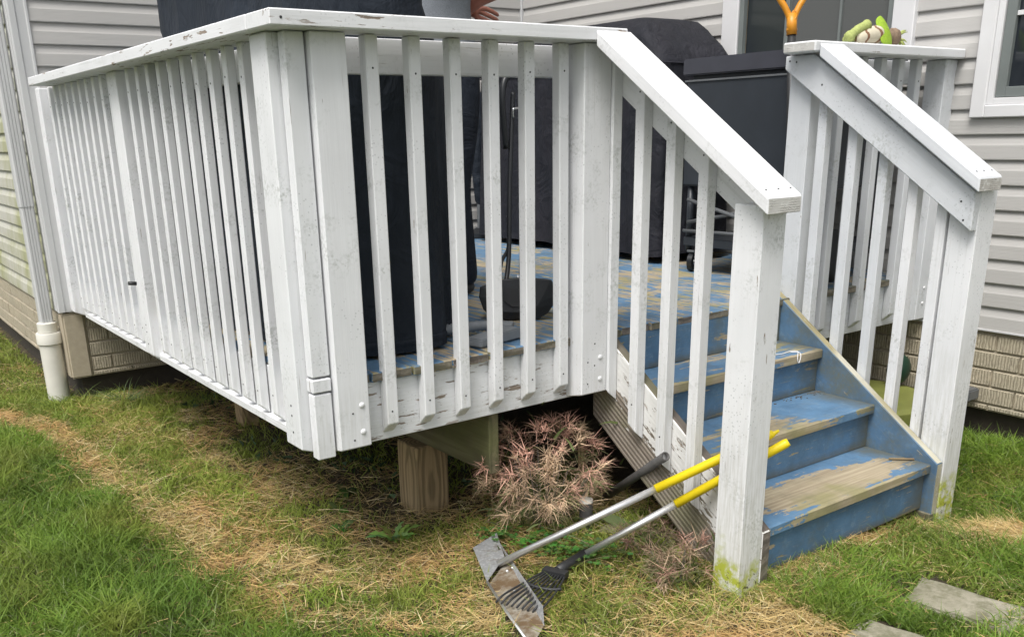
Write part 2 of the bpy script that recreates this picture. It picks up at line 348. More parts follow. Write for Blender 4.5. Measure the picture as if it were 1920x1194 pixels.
# ------------------------------------------------------------------ object helpers
def link(o, parent=None):
    COL.objects.link(o)
    if parent is not None: o.parent = parent
    return o
def thing(name, label, cat, loc=(0, 0, 0), group=None):
    o = bpy.data.objects.new(name, None); link(o); o.location = loc; o.empty_display_size = .1
    o['label'] = label; o['category'] = cat
    if group: o['group'] = group
    return o
def empty_part(name, parent, label=None):
    o = bpy.data.objects.new(name, None); link(o, parent); o.empty_display_size = .05
    if label: o['label'] = label
    return o
def tag(o, label=None, cat=None, kind=None, group=None):
    if label: o['label'] = label
    if cat: o['category'] = cat
    if kind: o['kind'] = kind
    if group: o['group'] = group
    return o
def mesh_obj(name, me, mat, parent=None, mw=None):
    o = bpy.data.objects.new(name, me); link(o, parent)
    if mat is not None:
        mats = mat if isinstance(mat, (list, tuple)) else [mat]
        if len(me.materials) == 0:
            for m in mats: me.materials.append(MAT[m] if isinstance(m, str) else m)
    if mw is not None:
        # mw is a world matrix; parents here are at identity or pure translations
        p = parent
        off = Matrix.Identity(4)
        while p is not None:
            off = p.matrix_basis @ off if p.parent is None else p.matrix_basis @ off
            p = p.parent
        o.matrix_basis = off.inverted() @ mw
    return o
def bm_mesh(name, bm, smooth=False, angle=None):
    me = bpy.data.meshes.new(name); bmesh.ops.recalc_face_normals(bm, faces=bm.faces[:]); bm.to_mesh(me); bm.free()
    if smooth:
        for p in me.polygons: p.use_smooth = True
    if angle is not None:
        me.set_sharp_from_angle(angle=angle)
    return me
_cache = {}
def board_mesh(L, w, t, bev=.003, cham=0., wob=0., mats=1, endmat=False):
    # X = length, Y = width, Z = thickness; cham = length cut back at 45 degrees on the Z=0 side at the X=L end
    key = (round(L, 4), round(w, 4), round(t, 4), bev, cham, wob, mats, endmat)
    if key in _cache: return _cache[key]
    bm = bmesh.new()
    segs = max(1, int(L/.25)) if wob else 1
    rings = []
    for i in range(segs+1):
        x = L*i/segs
        dy = wob*math.sin(i*1.7+L*9) if 0 < i < segs else 0; dz = wob*.6*math.sin(i*2.3+w*50) if 0 < i < segs else 0
        xx0 = x; xx1 = x
        if i == segs and cham: xx1 = x-0; xx0 = x-cham
        rings.append([bm.verts.new((xx0, dy, dz)), bm.verts.new((xx0, w+dy, dz)), bm.verts.new((xx1, w+dy, t+dz)), bm.verts.new((xx1, dy, t+dz))])
    for a, b in zip(rings[:-1], rings[1:]):
        for k in range(4): bm.faces.new((a[k], a[(k+1) % 4], b[(k+1) % 4], b[k]))
    f0 = bm.faces.new(rings[0][::-1]); f1 = bm.faces.new(rings[-1])
    if endmat: f0.material_index = 1; f1.material_index = 1
    bmesh.ops.recalc_face_normals(bm, faces=bm.faces[:])
    if bev:
        ed = [e for e in bm.edges if len(e.link_faces) == 2 and e.calc_face_angle(0) > .5]
        bmesh.ops.bevel(bm, geom=ed, offset=bev, segments=1, affect='EDGES')
    me = bm_mesh('board', bm); _cache[key] = me
    return me
def basis(o, x, y):
    x = Vector(x).normalized(); y = Vector(y); y = (y-x*y.dot(x)).normalized(); z = x.cross(y)
    m = Matrix((x, y, z)).transposed().to_4x4(); m.translation = o; return m
def board(name, parent, mat, o, x, y, L, w, t, bev=.003, cham=0., wob=0., endmat=None):
    mats = [mat, endmat] if endmat else [mat]
    me = board_mesh(L, w, t, bev, cham, wob, str(mats), bool(endmat))
    return mesh_obj(name, me, mats, parent, basis(o, x, y))
def vert_board(name, parent, mat, x, y, z0, z1, w, d, **k):
    """upright stick: footprint x..x+w, y..y+d, from z1 (top) down to z0; local X runs down, local Z=0 side faces -Y"""
    return board(name, parent, mat, (x, y, z1), (0, 0, -1), (1, 0, 0), z1-z0, w, d, **k)   # z axis = x cross y = (0,0,-1)x(1,0,0) = (0,-1,0)
def box_bm(bm, x0, x1, y0, y1, z0, z1, M4=None, mi=0):
    vs = [bm.verts.new((x, y, z)) for x in (x0, x1) for y in (y0, y1) for z in (z0, z1)]
    if M4 is not None:
        for v in vs: v.co = M4 @ v.co
    for q in ((0, 1, 3, 2), (4, 6, 7, 5), (0, 4, 5, 1), (2, 3, 7, 6), (0, 2, 6, 4), (1, 5, 7, 3)):
        f = bm.faces.new([vs[i] for i in q]); f.material_index = mi
    return vs
def box(name, parent, mat, x0, x1, y0, y1, z0, z1, bev=.003, segs=1):
    cx, cy, cz = (x0+x1)/2, (y0+y1)/2, (z0+z1)/2
    bm = bmesh.new(); box_bm(bm, x0-cx, x1-cx, y0-cy, y1-cy, z0-cz, z1-cz)
    if bev: bmesh.ops.bevel(bm, geom=bm.edges[:], offset=bev, segments=segs, affect='EDGES')
    return mesh_obj(name, bm_mesh(name, bm), mat, parent, Matrix.Translation((cx, cy, cz)))
def tube_bm(bm, pts, rad, n=10, cap=True, mi=0):
    pts = [Vector(p) for p in pts]; rads = rad if isinstance(rad, (list, tuple)) else [rad]*len(pts)
    t0 = (pts[1]-pts[0]).normalized(); ref = Vector((0, 0, 1)) if abs(t0.z) < .9 else Vector((1, 0, 0)); u = t0.cross(ref).normalized()
    rings = []
    for i, p in enumerate(pts):
        t = (pts[min(i+1, len(pts)-1)]-pts[max(i-1, 0)]).normalized(); u = (u-t*u.dot(t)).normalized(); v = t.cross(u)
        rings.append([bm.verts.new(p+(u*math.cos(a)+v*math.sin(a))*rads[i]) for a in [2*math.pi*k/n for k in range(n)]])
    for a, b in zip(rings[:-1], rings[1:]):
        for k in range(n):
            f = bm.faces.new((a[k], a[(k+1) % n], b[(k+1) % n], b[k])); f.smooth = True; f.material_index = mi
    if cap:
        f = bm.faces.new(rings[0][::-1]); f.material_index = mi; f = bm.faces.new(rings[-1]); f.material_index = mi
def tube(name, parent, mat, pts, rad, n=12, cap=True):
    """local X runs from the first to the last point"""
    p0 = Vector(pts[0]); d = (Vector(pts[-1])-p0)
    y = Vector((0, 0, 1)) if abs(d.normalized().z) < .9 else Vector((1, 0, 0))
    mw = basis(p0, d, y); inv = mw.inverted()
    bm = bmesh.new(); tube_bm(bm, [inv @ Vector(p) for p in pts], rad, n, cap)
    return mesh_obj(name, bm_mesh(name, bm), mat, parent, mw)
def smooth_path(pts, k=8):
    out = []; P = [Vector(p) for p in pts]; n = len(P)
    for i in range(n-1):
        a, b, c, d = P[max(i-1, 0)], P[i], P[i+1], P[min(i+2, n-1)]
        for j in range(k):
            t = j/k; out.append(.5*((2*b)+(c-a)*t+(2*a-5*b+4*c-d)*t*t+(3*b-a-3*c+d)*t**3))
    out.append(P[-1]); return out
def prism(name, parent, mat, poly, axis, a0, a1, bev=.003):
    """extrude a closed polygon given in the two remaining axes along axis from a0 to a1"""
    bm = bmesh.new()
    def P(q, a): return {'X': (a, q[0], q[1]), 'Y': (q[0], a, q[1]), 'Z': (q[0], q[1], a)}[axis]
    A = [bm.verts.new(P(q, a0)) for q in poly]; B = [bm.verts.new(P(q, a1)) for q in poly]; n = len(poly)
    bm.faces.new(A); bm.faces.new(B[::-1])
    for k in range(n): bm.faces.new((A[k], B[k], B[(k+1) % n], A[(k+1) % n]))
    bmesh.ops.recalc_face_normals(bm, faces=bm.faces[:])
    if bev: bmesh.ops.bevel(bm, geom=bm.edges[:], offset=bev, segments=1, affect='EDGES')
    return mesh_obj(name, bm_mesh(name, bm), mat, parent, Matrix.Identity(4))
def skew_box(name, parent, mats, x0, x1, ya, za, yb, zb, vt, bev=.003, faces=None, plumb=True):
    """sloping board in the YZ plane between (ya,za) and (yb,zb) (its TOP edge), vertical thickness vt, plumb-cut ends.
       Local X runs along the slope so that grain follows it."""
    o = Vector((x0, ya, za)); d = Vector((0, yb-ya, zb-za)); mw = basis(o, d, (1, 0, 0)); inv = mw.inverted()
    bm = bmesh.new()
    P = [(x0, ya, za), (x1, ya, za), (x1, ya, za-vt), (x0, ya, za-vt), (x0, yb, zb), (x1, yb, zb), (x1, yb, zb-vt), (x0, yb, zb-vt)]
    v = [bm.verts.new(inv @ Vector(p)) for p in P]
    for i, q in enumerate(((0, 1, 2, 3), (4, 7, 6, 5), (0, 4, 5, 1), (3, 2, 6, 7), (0, 3, 7, 4), (1, 5, 6, 2))):
        f = bm.faces.new([v[k] for k in q])
        if faces: f.material_index = faces[i]
    bmesh.ops.recalc_face_normals(bm, faces=bm.faces[:])
    bmesh.ops.bevel(bm, geom=bm.edges[:], offset=bev, segments=1, affect='EDGES')
    return mesh_obj(name, bm_mesh(name, bm), mats, parent, mw)

# ================================================================== GROUND
GZ = -.70
def vnoise(x, y, s, seed=0):
    """smooth value noise on arrays"""
    g = np.random.default_rng(seed).random((64, 64)); X = np.asarray(x)*s+100.3; Y = np.asarray(y)*s+57.7
    i = np.floor(X).astype(int); j = np.floor(Y).astype(int); fx = X-i; fy = Y-j; fx = fx*fx*(3-2*fx); fy = fy*fy*(3-2*fy)
    G = lambda a, b: g[a % 64, b % 64]
    return (G(i, j)*(1-fx)+G(i+1, j)*fx)*(1-fy)+(G(i, j+1)*(1-fx)+G(i+1, j+1)*fx)*fy
def ground_z(x, y):
    z = GZ+.020*(vnoise(x, y, 2.3, 1)-.5)+.012*(vnoise(x, y, 7, 2)-.5)
    z = z+.045*np.exp(-(((x-2.05)**2+(y+1.02)**2)/.05))          # low brown mound beside the right newel
    z = z-.10*np.clip((np.asarray(x)-1.6)/.6, 0, 1)*np.clip((-.2-np.asarray(y))/.4, 0, 1)*np.clip((2.9-np.asarray(x))/.6, 0, 1)*(np.asarray(y) > -1.3)*np.clip((np.asarray(y)+1.3)/.5, 0, 1)
    z = z-.07*np.clip((np.asarray(y)-.3)/.8, 0, 1)*np.clip((np.asarray(x)-.5)/.5, 0, 1)*np.clip((3.2-np.asarray(y)), 0, 1)   # hollow below the deck
    return z
bm = bmesh.new()
xs = [-60, -30, -12, -6]+list(np.arange(-3, 4.01, .08))+[6, 12, 30, 60]; ys = [-60, -30, -12, -6]+list(np.arange(-3, 6.01, .08))+[9, 14, 30, 60]
grid = [[bm.verts.new((x, y, float(ground_z(x, y)))) for y in ys] for x in xs]
for i in range(len(xs)-1):
    for j in range(len(ys)-1):
        f = bm.faces.new((grid[i][j], grid[i+1][j], grid[i+1][j+1], grid[i][j+1])); f.smooth = True
g = mesh_obj('ground', bm_mesh('ground', bm), 'soil'); tag(g, 'brown soil and thatch under the lawn and the deck', kind='structure')

# ================================================================== HOUSE
WX, WY, CX = 3.0, 2.95, -.10
SB, ST, PITCH, BB = -.205, 4.9, .1016, -.565
house = thing('house', 'grey vinyl sided house with tan ribbed brick skirting behind the deck', 'house', (3.0, 2.95, -.7))
def siding_run(parent, mat, origin, d, nrm, s0, s1, holes=()):
    """courses along direction d from s0 to s1, outward normal nrm; holes = (s_lo, s_hi, z_lo, z_hi)"""
    prof = [(0, -.012), (0, .0155), (.004, .0170), (.058, .0150), (.066, .012), (PITCH, .0015), (PITCH, -.012)]
    z = SB; k = 0
    while z < ST:
        segs = [(s0, s1)]
        for (a, b, zl, zh) in holes:
            if z > zl-.012 and z < zh:
                new = []
                for (p, q) in segs:
                    if b <= p or a >= q: new.append((p, q))
                    else:
                        if a > p: new.append((p, a))
                        if b < q: new.append((b, q))
                segs = new
        for (p, q) in segs:
            L = q-p; key = ('sid', round(L, 3), mat)
            if key not in _cache:
                bm = bmesh.new(); n = len(prof)
                A = [bm.verts.new((0, o, h)) for h, o in prof]; B = [bm.verts.new((L, o, h)) for h, o in prof]
                for i in range(n): bm.faces.new((A[i], B[i], B[(i+1) % n], A[(i+1) % n]))
                bm.faces.new(A[::-1]); bm.faces.new(B); _cache[key] = bm_mesh('siding_board', bm)
            x = Vector(d); y = Vector(nrm); zz = Vector((0, 0, 1))
            m = Matrix((x, y, zz)).transposed().to_4x4(); m.translation = Vector(origin)+x*p+Vector((0, 0, z))
            mesh_obj('siding_board', _cache[key], mat, parent, m)
        z += PITCH; k += 1
def brick_run(parent, origin, d, nrm, s0, s1, top=SB-.004, bot=BB):
    h = .0735; z = top-.012-h+.004; row = 0; L0 = .205
    rr = random.Random(3)
    zlist = []
    zz = top-.012
    while zz > bot+.02:
        zb = max(zz-h, bot+.006); zlist.append((zb, zz)); zz = zb-.005
    for (zb, zt) in zlist:
        s = s0-(row % 2)*.1
        while s < s1:
            a, b = max(s, s0), min(s+L0, s1)
            if b-a > .03:
                key = ('brick', round(b-a, 3), round(zt-zb, 3))
                if key not in _cache:
                    bm = bmesh.new(); vs = box_bm(bm, 0, b-a, -.004, .008, 0, zt-zb)
                    for v in vs:
                        if v.co.y > 0:
                            v.co.x += .004 if v.co.x < .01 else -.004; v.co.z += .003 if v.co.z < .01 else -.008
                    _cache[key] = bm_mesh('brick', bm)
                x = Vector(d); y = Vector(nrm)
                m = Matrix((x, y, Vector((0, 0, 1)))).transposed().to_4x4()
                m.translation = Vector(origin)+x*a+y*(.001+rr.uniform(0, .003))+Vector((0, 0, zb))
                mesh_obj('brick', _cache[key], 'brick', parent, m)
            s += L0+.004
        row += 1
# back wall (faces -Y), side wall (faces -X), far left wall (faces -X)
WIN1 = (1.10, .21, .955, 2.15)   # y_hi, y_lo, z_lo, z_hi opening on side wall (glazed window)
WIN2 = (-.195, -1.35, .675, 1.95)
back = box('back_wall', house, 'mortar', CX+.02, WX+.2, WY+.006, WY+.2, SB, ST, 0)
side = box('side_wall', house, 'mortar', WX+.012, WX+.2, -3.2, WY, SB, ST, 0)
left = box('end_wall', house, 'mortar', CX+.006, CX+.2, WY+.21, 9.0, SB, ST, 0)
siding_run(back, 'siding', (0, WY, 0), (1, 0, 0), (0, -1, 0), CX+.03, WX-.02)
siding_run(side, 'siding', (WX, 0, 0), (0, -1, 0), (-1, 0, 0), -(WY-.03), 3.2,
           [(-WIN1[0], -WIN1[1], WIN1[2]+.02, WIN1[3]), (-WIN2[0], -WIN2[1], WIN2[2]+.02, WIN2[3])])
siding_run(left, 'siding_stain', (CX, 0, 0), (0, 1, 0), (-1, 0, 0), WY+.03, 9.0)
fb = box('foundation_panel', house, 'mortar', CX+.004, WX-.004, WY+.004, WY+.05, BB, SB-.003, 0)
fs = box('foundation_panel', house, 'mortar', WX+.004, WX+.05, -3.2, WY, BB, SB-.003, 0)
fl = box('foundation_panel', house, 'mortar', CX+.006, CX+.05, WY+.06, 9.0, BB, SB-.003, 0)
brick_run(fb, (0, WY+.004, 0), (1, 0, 0), (0, -1, 0), CX+.105, WX-.02)
brick_run(fs, (WX+.004, 0, 0), (0, -1, 0), (-1, 0, 0), -(WY-.03), 3.2)
brick_run(fl, (CX+.006, 0, 0), (0, 1, 0), (-1, 0, 0), WY+.10, 9.0)
# rounded smooth tan corner of the brick panel
bm = bmesh.new(); box_bm(bm, CX-.012, CX+.10, WY-.014, WY+.094, BB, SB-.004)
bmesh.ops.bevel(bm, geom=[e for e in bm.edges], offset=.010, segments=3, affect='EDGES')
mesh_obj('corner_block', bm_mesh('corner_block', bm, True, R(40)), 'mortar', fb, Matrix.Identity(4))
bc_ = box('concrete_footing', house, 'concrete', CX+.05, WX+.2, WY+.052, WY+.3, -1.0, BB+.02, 0)
bc2 = box('concrete_footing', house, 'concrete', WX+.052, WX+.3, -3.2, WY+.05, -1.0, BB+.02, 0)
bc3 = box('concrete_footing', house, 'concrete', CX+.052, CX+.3, WY+.31, 9.0, -1.0, BB+.02, 0)
sk = box('starter_strip', house, 'vinyl', WX-.022, WX+.002, -3.2, WY-.02, SB-.004, SB+.004, .001)
# out-of-view eaves, added with the raised walls to block skylight
for a_ in ((CX-.45, WX+3.0, WY-.45, WY+.4, ), (WX-.45, WX+3.0, -3.6, WY-.46), (CX-.45, CX+.6, WY+.41, 9.2)):
    box('shading_eave', house, 'vinyl', a_[0], a_[1], a_[2], a_[3], ST, ST+.16, .004)
# vinyl corner post with moulded grooves
prof = [(-.022, .105), (-.022, .058), (-.018, .056), (-.018, .012), (-.024, .008), (-.024, -.020), (-.020, -.024), (.008, -.024), (.012, -.018), (.052, -.018), (.055, -.023), (.066, -.023), (.068, -.008), (.068, .02), (.02, .105)]
prism('corner_post', house, 'vinyl', [(CX+a, WY+b) for a, b in prof], 'Z', SB+.005, ST, .0015)
box('inside_corner_strip', house, 'vinyl', WX-.028, WX-.001, WY-.028, WY-.001, SB, ST, .003)
# downspout with ribs, coupling and PVC pipe going into the lawn
DX, DY = CX-.070, WY+.10
ds = empty_part('downspout', house, 'ribbed off-white downspout running into a cream PVC pipe')
rib = []
def ribbed(w, d, n=4):
    pts = []
    for k in range(n):
        a = -w/2+.006+(w-.012)*k/n; b = -w/2+.006+(w-.012)*(k+1)/n
        pts += [(a, 0.), (a+(b-a)*.18, -.004), (a+(b-a)*.82, -.004)]
    pts += [(w/2-.004, 0)]
    out = [(p[0], -d/2+p[1]) for p in pts]
    out += [(w/2, -d/2+.006), (w/2, d/2), (-w/2, d/2), (-w/2, -d/2+.006)]
    return out
prism('ribbed_pipe', ds, 'vinyl', [(DX+a, DY+b) for a, b in ribbed(.066, .052)], 'Z', -.30, .352, 0)
prism('ribbed_pipe', ds, 'vinyl', [(DX+a, DY+b) for a, b in ribbed(.072, .058)], 'Z', .345, ST, 0)
def lathe(name, parent, mat, cx, cy, prof, n=32, axis=None):
    bm = bmesh.new(); rings = []
    for r_, z in prof: rings.append([bm.verts.new((max(r_, 1e-5)*math.cos(2*math.pi*k/n), max(r_, 1e-5)*math.sin(2*math.pi*k/n), z)) for k in range(n)])
    for a, b in zip(rings[:-1], rings[1:]):
        for k in range(n): bm.faces.new((a[k], a[(k+1) % n], b[(k+1) % n], b[k])).smooth = True
    bm.faces.new(rings[0][::-1]); bm.faces.new(rings[-1])
    me = bm_mesh(name, bm, True, R(35)); z0 = 0
    return mesh_obj(name, me, mat, parent, Matrix.Translation((cx, cy, z0)))
lathe('pipe_coupling', ds, 'pvc', DX, DY, [(.047, -.305), (.050, -.31), (.050, -.262), (.045, -.258)][::-1]+[])
lathe('pipe_collar', ds, 'pvc', DX, DY, [(.060, -.312), (.064, -.318), (.064, -.372), (.060, -.376)])
lathe('drain_pipe', ds, 'pvc', DX, DY, [(.056, -.375), (.056, -.80)])
# window on the side wall behind the grill
def window(yh, yl, zl, zh, fr, sash_in, mull, screen):
    w = empty_part('window', house, None)
    X = WX
    # casing
    for nm, (a, b, c, d) in (('jamb', (yh-fr, yh, zl, zh)), ('jamb', (yl, yl+fr, zl, zh)), ('head', (yl+fr, yh-fr, zh-fr, zh)), ('sill', (yl+fr, yh-fr, zl, zl+fr*.8))):
        q = box('window_'+nm, w, 'vinyl_white', X-.040, X+.05, a, b, c, d, .004)
    return w
w1 = window(1.20, .12, .90, 2.15, .105, .03, None, None)
def sash(w, y0, y1, z0, z1, t, mat, x0=WX-.012, x1=WX+.02):
    for (a, b, c, d) in ((y0, y0+t, z0, z1), (y1-t, y1, z0, z1), (y0+t, y1-t, z0, z0+t), (y0+t, y1-t, z1-t, z1)): box('sash_rail', w, mat, x0, x1, a, b, c, d, .002)
sash(w1, .226, 1.094, .985, 2.044, .028, 'sash', WX-.03, WX+.0)
box('pane', w1, 'glass', WX+.004, WX+.008, .81, 1.066, 1.013, 2.016, 0)
box('pane', w1, 'screen', WX-.004, WX+.000, .252, .79, 1.013, 2.016, 0)
box('mullion', w1, 'sash', WX-.026, WX+.002, .79, .812, 1.013, 2.016, .002)
box('mullion', w1, 'sash', WX-.018, WX-.005, .50, .512, 1.013, 2.016, .001)
w2 = window(-.18, -1.36, .675, 1.95, .062, .03, None, None)
sash(w2, -1.298, -.242, .725, 1.888, .026, 'vinyl_white', WX-.030, WX+.0)
sash(w2, -1.270, -.270, .753, 1.860, .040, 'sash', WX-.020, WX+.004)
box('pane', w2, 'glass', WX+.002, WX+.006, -1.23, -.31, .79, 1.82, 0)
box('mullion', w2, 'vinyl_white', WX-.012, WX+.0015, -1.23, -.31, 1.06, 1.078, .001)

# ================================================================== DECK
deck = thing('deck', 'raised wooden deck with white railings, blue floor and blue steps in front of the house', 'deck', (0, 0, 0))
DT, RB, CAPZ = 0., -.215, .95
floor = empty_part('floor', deck)
# boards run front to back; their ends show above the front rim
nb = 21; bw = (3.0-.02-0.0)/nb
for i in range(nb):
    x = .004+i*bw
    board('deck_board', floor, 'blue_deck', (x+bw-.006, -.016-(i*37 % 5)*.002, -.028-(i*17 % 4)*.0008), (0, 1, 0), (-1, 0, 0), 2.944, bw-.006, .028, .0025, endmat='grey_wood')
# rims
RF = board('rim_board', deck, 'white_rim', (1.058, 0.0, RB), (-1, 0, 0), (0, 0, 1), 1.056, .184, .036, .002)
board('rim_board', deck, 'grey_wood', (2.02, 0.0, RB), (-1, 0, 0), (0, 0, 1), .955, .184, .036, .002)
board('rim_board', deck, 'white_grey', (2.99, 0.0, RB), (-1, 0, 0), (0, 0, 1), .965, .184, .036, .002)
board('rim_board', deck, 'white', (0.0, .002, RB), (0, 1, 0), (0, 0, 1), 2.94, .184, .036, .002)
board('ledge_strip', deck, 'white', (-.020, .10, RB-.001), (0, 1, 0), (0, 0, 1), 2.70, .026, .020, .002)
for y in (.6, 1.2, 1.8, 2.4):
    board('joist', floor, 'beam_wood', (.04, y, -.21), (1, 0, 0), (0, 0, 1), 2.9, .175, .038, 0)
for x in (.555,):
    board('beam', deck, 'beam_wood', (x+.04, .03, -.435), (0, 1, 0), (0, 0, 1), 2.6, .218, .04, .003)
board('beam', deck, 'beam_wood', (2.3, .03, -.435), (0, 1, 0), (0, 0, 1), 2.6, .218, .04, .003)
def support(x, y, w=.14, z0=-.86, z1=-.437):
    o = board('support_post', deck, 'post_wood', (x, y, z1), (0, 0, -1), (1, 0, 0), z1-z0, w, w, .005)
    o.matrix_basis = basis((x, y+w, z1), (0, 0, -1), (1, 0, 0)); return o
support(.545, .43); support(2.28, .5); support(.44, 1.92, .09, z1=-.22)
# post and baluster builders
PW = .100; BW = .038
def upright(parent, name, mat, x, y, z0, z1, wx, wy, cut='F', c=.03):
    """cut F: outer side is -Y, cut L: outer side is -X; outer face is shortened by a 45 degree cut"""
    L = z1-z0; tw = Matrix.Rotation(R(random.uniform(-.22, .22)), 4, 'Z') if name == 'baluster' else Matrix.Identity(4)
    if cut == 'F':
        o = board(name, parent, mat, (x+wx, y, z1), (0, 0, -1), (-1, 0, 0), L, wx, wy, cham=c)
    else: o = board(name, parent, mat, (x, y, z1), (0, 0, -1), (0, 1, 0), L, wy, wx, cham=c)
    o.matrix_basis = o.matrix_basis @ tw
    return o
TOP = CAPZ-.040
rail_front = empty_part('front_railing', deck)
rail_left = empty_part('left_railing', deck)
rail_right = empty_part('right_railing', deck)
bm_nails = bmesh.new()
def nail(p, nrm, r=.0032):
    nrm = Vector(nrm); m = nrm.to_track_quat('Z', 'Y').to_matrix().to_4x4(); m.translation = Vector(p)
    bmesh.ops.create_cone(bm_nails, cap_ends=True, segments=7, radius1=r, radius2=r*.7, depth=.0012, matrix=m)
def bolt(parent, p, nrm, r=.009):
    nrm = Vector(nrm); bm = bmesh.new(); bmesh.ops.create_uvsphere(bm, u_segments=12, v_segments=8, radius=r)
    for v in bm.verts: v.co.z = v.co.z*.55
    m = nrm.to_track_quat('Z', 'Y').to_matrix().to_4x4(); m.translation = Vector(p)
    return mesh_obj('bolt_head', bm_mesh('bolt_head', bm, True), 'white', parent, m)
# front section
x0, pitch = .1776, .1322
for i in range(6):
    x = x0+i*pitch
    upright(rail_front, 'baluster', 'white', x, -BW-.001, -.192+random.uniform(-.003, .003), TOP+.001, BW, BW, 'F', .034)
    nail((x+.019, -BW-.0015, TOP-.085+random.uniform(-.01, .01)), (0, -1, 0)); nail((x+.019, -BW-.0015, -.11+random.uniform(-.012, .012)), (0, -1, 0))
upright(rail_front, 'post', 'white', .010, -.062, RB-.005, TOP, PW, .090, 'F', .02)
upright(rail_front, 'post', 'white', .903, -.080, RB-.004, TOP, PW+.012, .118, 'F', .028)
board('rail_board', rail_front, 'white', (.903, .045, .818), (-1, 0, 0), (0, 0, 1), .779, .092, .036, .002)
board('cap_rail', rail_front, 'white_rail', (-.120, -.122, CAPZ-.038), (1, 0, 0), (0, 1, 0), 1.160, .142, .038, .003)
upright(rail_front, 'corner_filler', 'white', -0.052, -.040, .022, TOP, 0.056, .036, 'F', 0)
upright(rail_front, 'corner_filler', 'white_rim', -0.054, -.043, -.022, .016, 0.058, .040, 'F', 0)
upright(rail_front, 'corner_filler', 'white_rim', -0.052, -.040, -.220, -.028, 0.056, .036, 'F', 0)
for z in (-.075, -.155): bolt(rail_front, (.085, -.062, z), (0, -1, 0)); nail((.055, -.0625, z-.02), (0, -1, 0))
for z in (-.07, -.145): bolt(rail_front, (.985, -.080, z), (0, -1, 0)); nail((.93, -.0805, z-.01), (0, -1, 0)); nail((.96, -.0805, z+.05), (0, -1, 0))
nail((-.09+.0, -.1225, CAPZ-.02), (0, -1, 0), .004)
# left section: posts stand proud of the balusters
def left_post(y, w, x=-.083, m='white', d=.083): return upright(rail_left, 'post', m, x, y, RB-.006, TOP, d, w, 'L', .028)
left_post(.000, .103); left_post(1.530, .102, x=-.046, d=.046); left_post(2.855, .085, x=-.060, d=.060)
lc = board('cap_rail', rail_left, 'white_rail', (-.122, .0215, CAPZ-.0385), (0, 1, 0), (1, 0, 0), 2.715, .142, .038, .003)
_m = basis((-.122+.142, .0215, CAPZ-.0385), (0, 1, 0), (-1, 0, 0)); lc.matrix_basis = _m
board('rail_board', rail_left, 'white', (.045, .10, .818), (0, 1, 0), (0, 0, 1), 2.80, .092, .036, .002)
ly = [.284+.1247*k for k in range(10)]+[1.667+.1205*k for k in range(10)]
for y in ly:
    upright(rail_left, 'baluster', 'white', -.034, y, -.186+random.uniform(-.004, .004), TOP+.001, .030, .034, 'L', .026)
    nail((-.0345, y+.017, TOP-.085+random.uniform(-.01, .01)), (-1, 0, 0)); nail((-.0345, y+.017, -.11+random.uniform(-.012, .012)), (-1, 0, 0))
for z in (-.07, -.10, -.15): nail((-.0835, .05, z), (-1, 0, 0), .004); nail((-.0465, 1.58, z), (-1, 0, 0), .004)
tube('bolt_stub', rail_left, 'dark_grey', [(-.040, 1.66, .092), (-.072, 1.66, .096)], .008)
# right section beside the wall
upright(rail_right, 'post', 'white_grey', 2.905, -.086, RB-.002, TOP, .088, .090, 'F', .024)
upright(rail_right, 'post', 'white_grey', 2.065, -.045, RB, TOP, .100, .100, 'F', .02)
for i in range(5):
    x = 2.255+i*.1285
    upright(rail_right, 'baluster', 'white_grey', x, -BW-.001, -.190, TOP+.001, BW, BW, 'F', .034)
    nail((x+.019, -BW-.0015, TOP-.085), (0, -1, 0))
board('rail_board', rail_right, 'white_grey', (2.905, .045, .818), (-1, 0, 0), (0, 0, 1), .74, .092, .036, .002)
board('cap_rail', rail_right, 'white_rail', (1.962, -.122, CAPZ-.038), (1, 0, 0), (0, 1, 0), 1.020, .142, .038, .005, endmat='end')
for z in (-.05, -.12): bolt(rail_right, (2.95, -.086, z), (0, -1, 0), .008)

# ------------------------------------------------------------------ steps
steps = empty_part('steps', deck)
RISE, RUN, SX0, SX1 = .1707, .2454, 1.098, 2.022
tm = ['blue_deck', 'blue_tread', 'blue_mid', 'blue_low']
for k in (1, 2, 3):
    yf = .015-k*RUN; z = -k*RISE
    board('tread', steps, tm[k], (SX0+.001, yf, z-.036), (1, 0, 0), (0, 1, 0), SX1-SX0-.002, RUN+.030, .036, .004, wob=0)
for k in range(4):
    yf = .015-k*RUN+.020; zt = -k*RISE-.0365; zb = -(k+1)*RISE+.001
    if k == 0: yf = -.018; zt = -.029
    if k == 3: zb = -.690
    o = board('riser', steps, 'blue_riser', (SX1-.001, yf+.0, zb), (-1, 0, 0), (0, 0, 1), SX1-SX0-.002, zt-zb, .018, .002)
    o.matrix_basis = basis((SX0+.001, yf+.018, zb), (1, 0, 0), (0, 0, 1))
sl = RISE/RUN
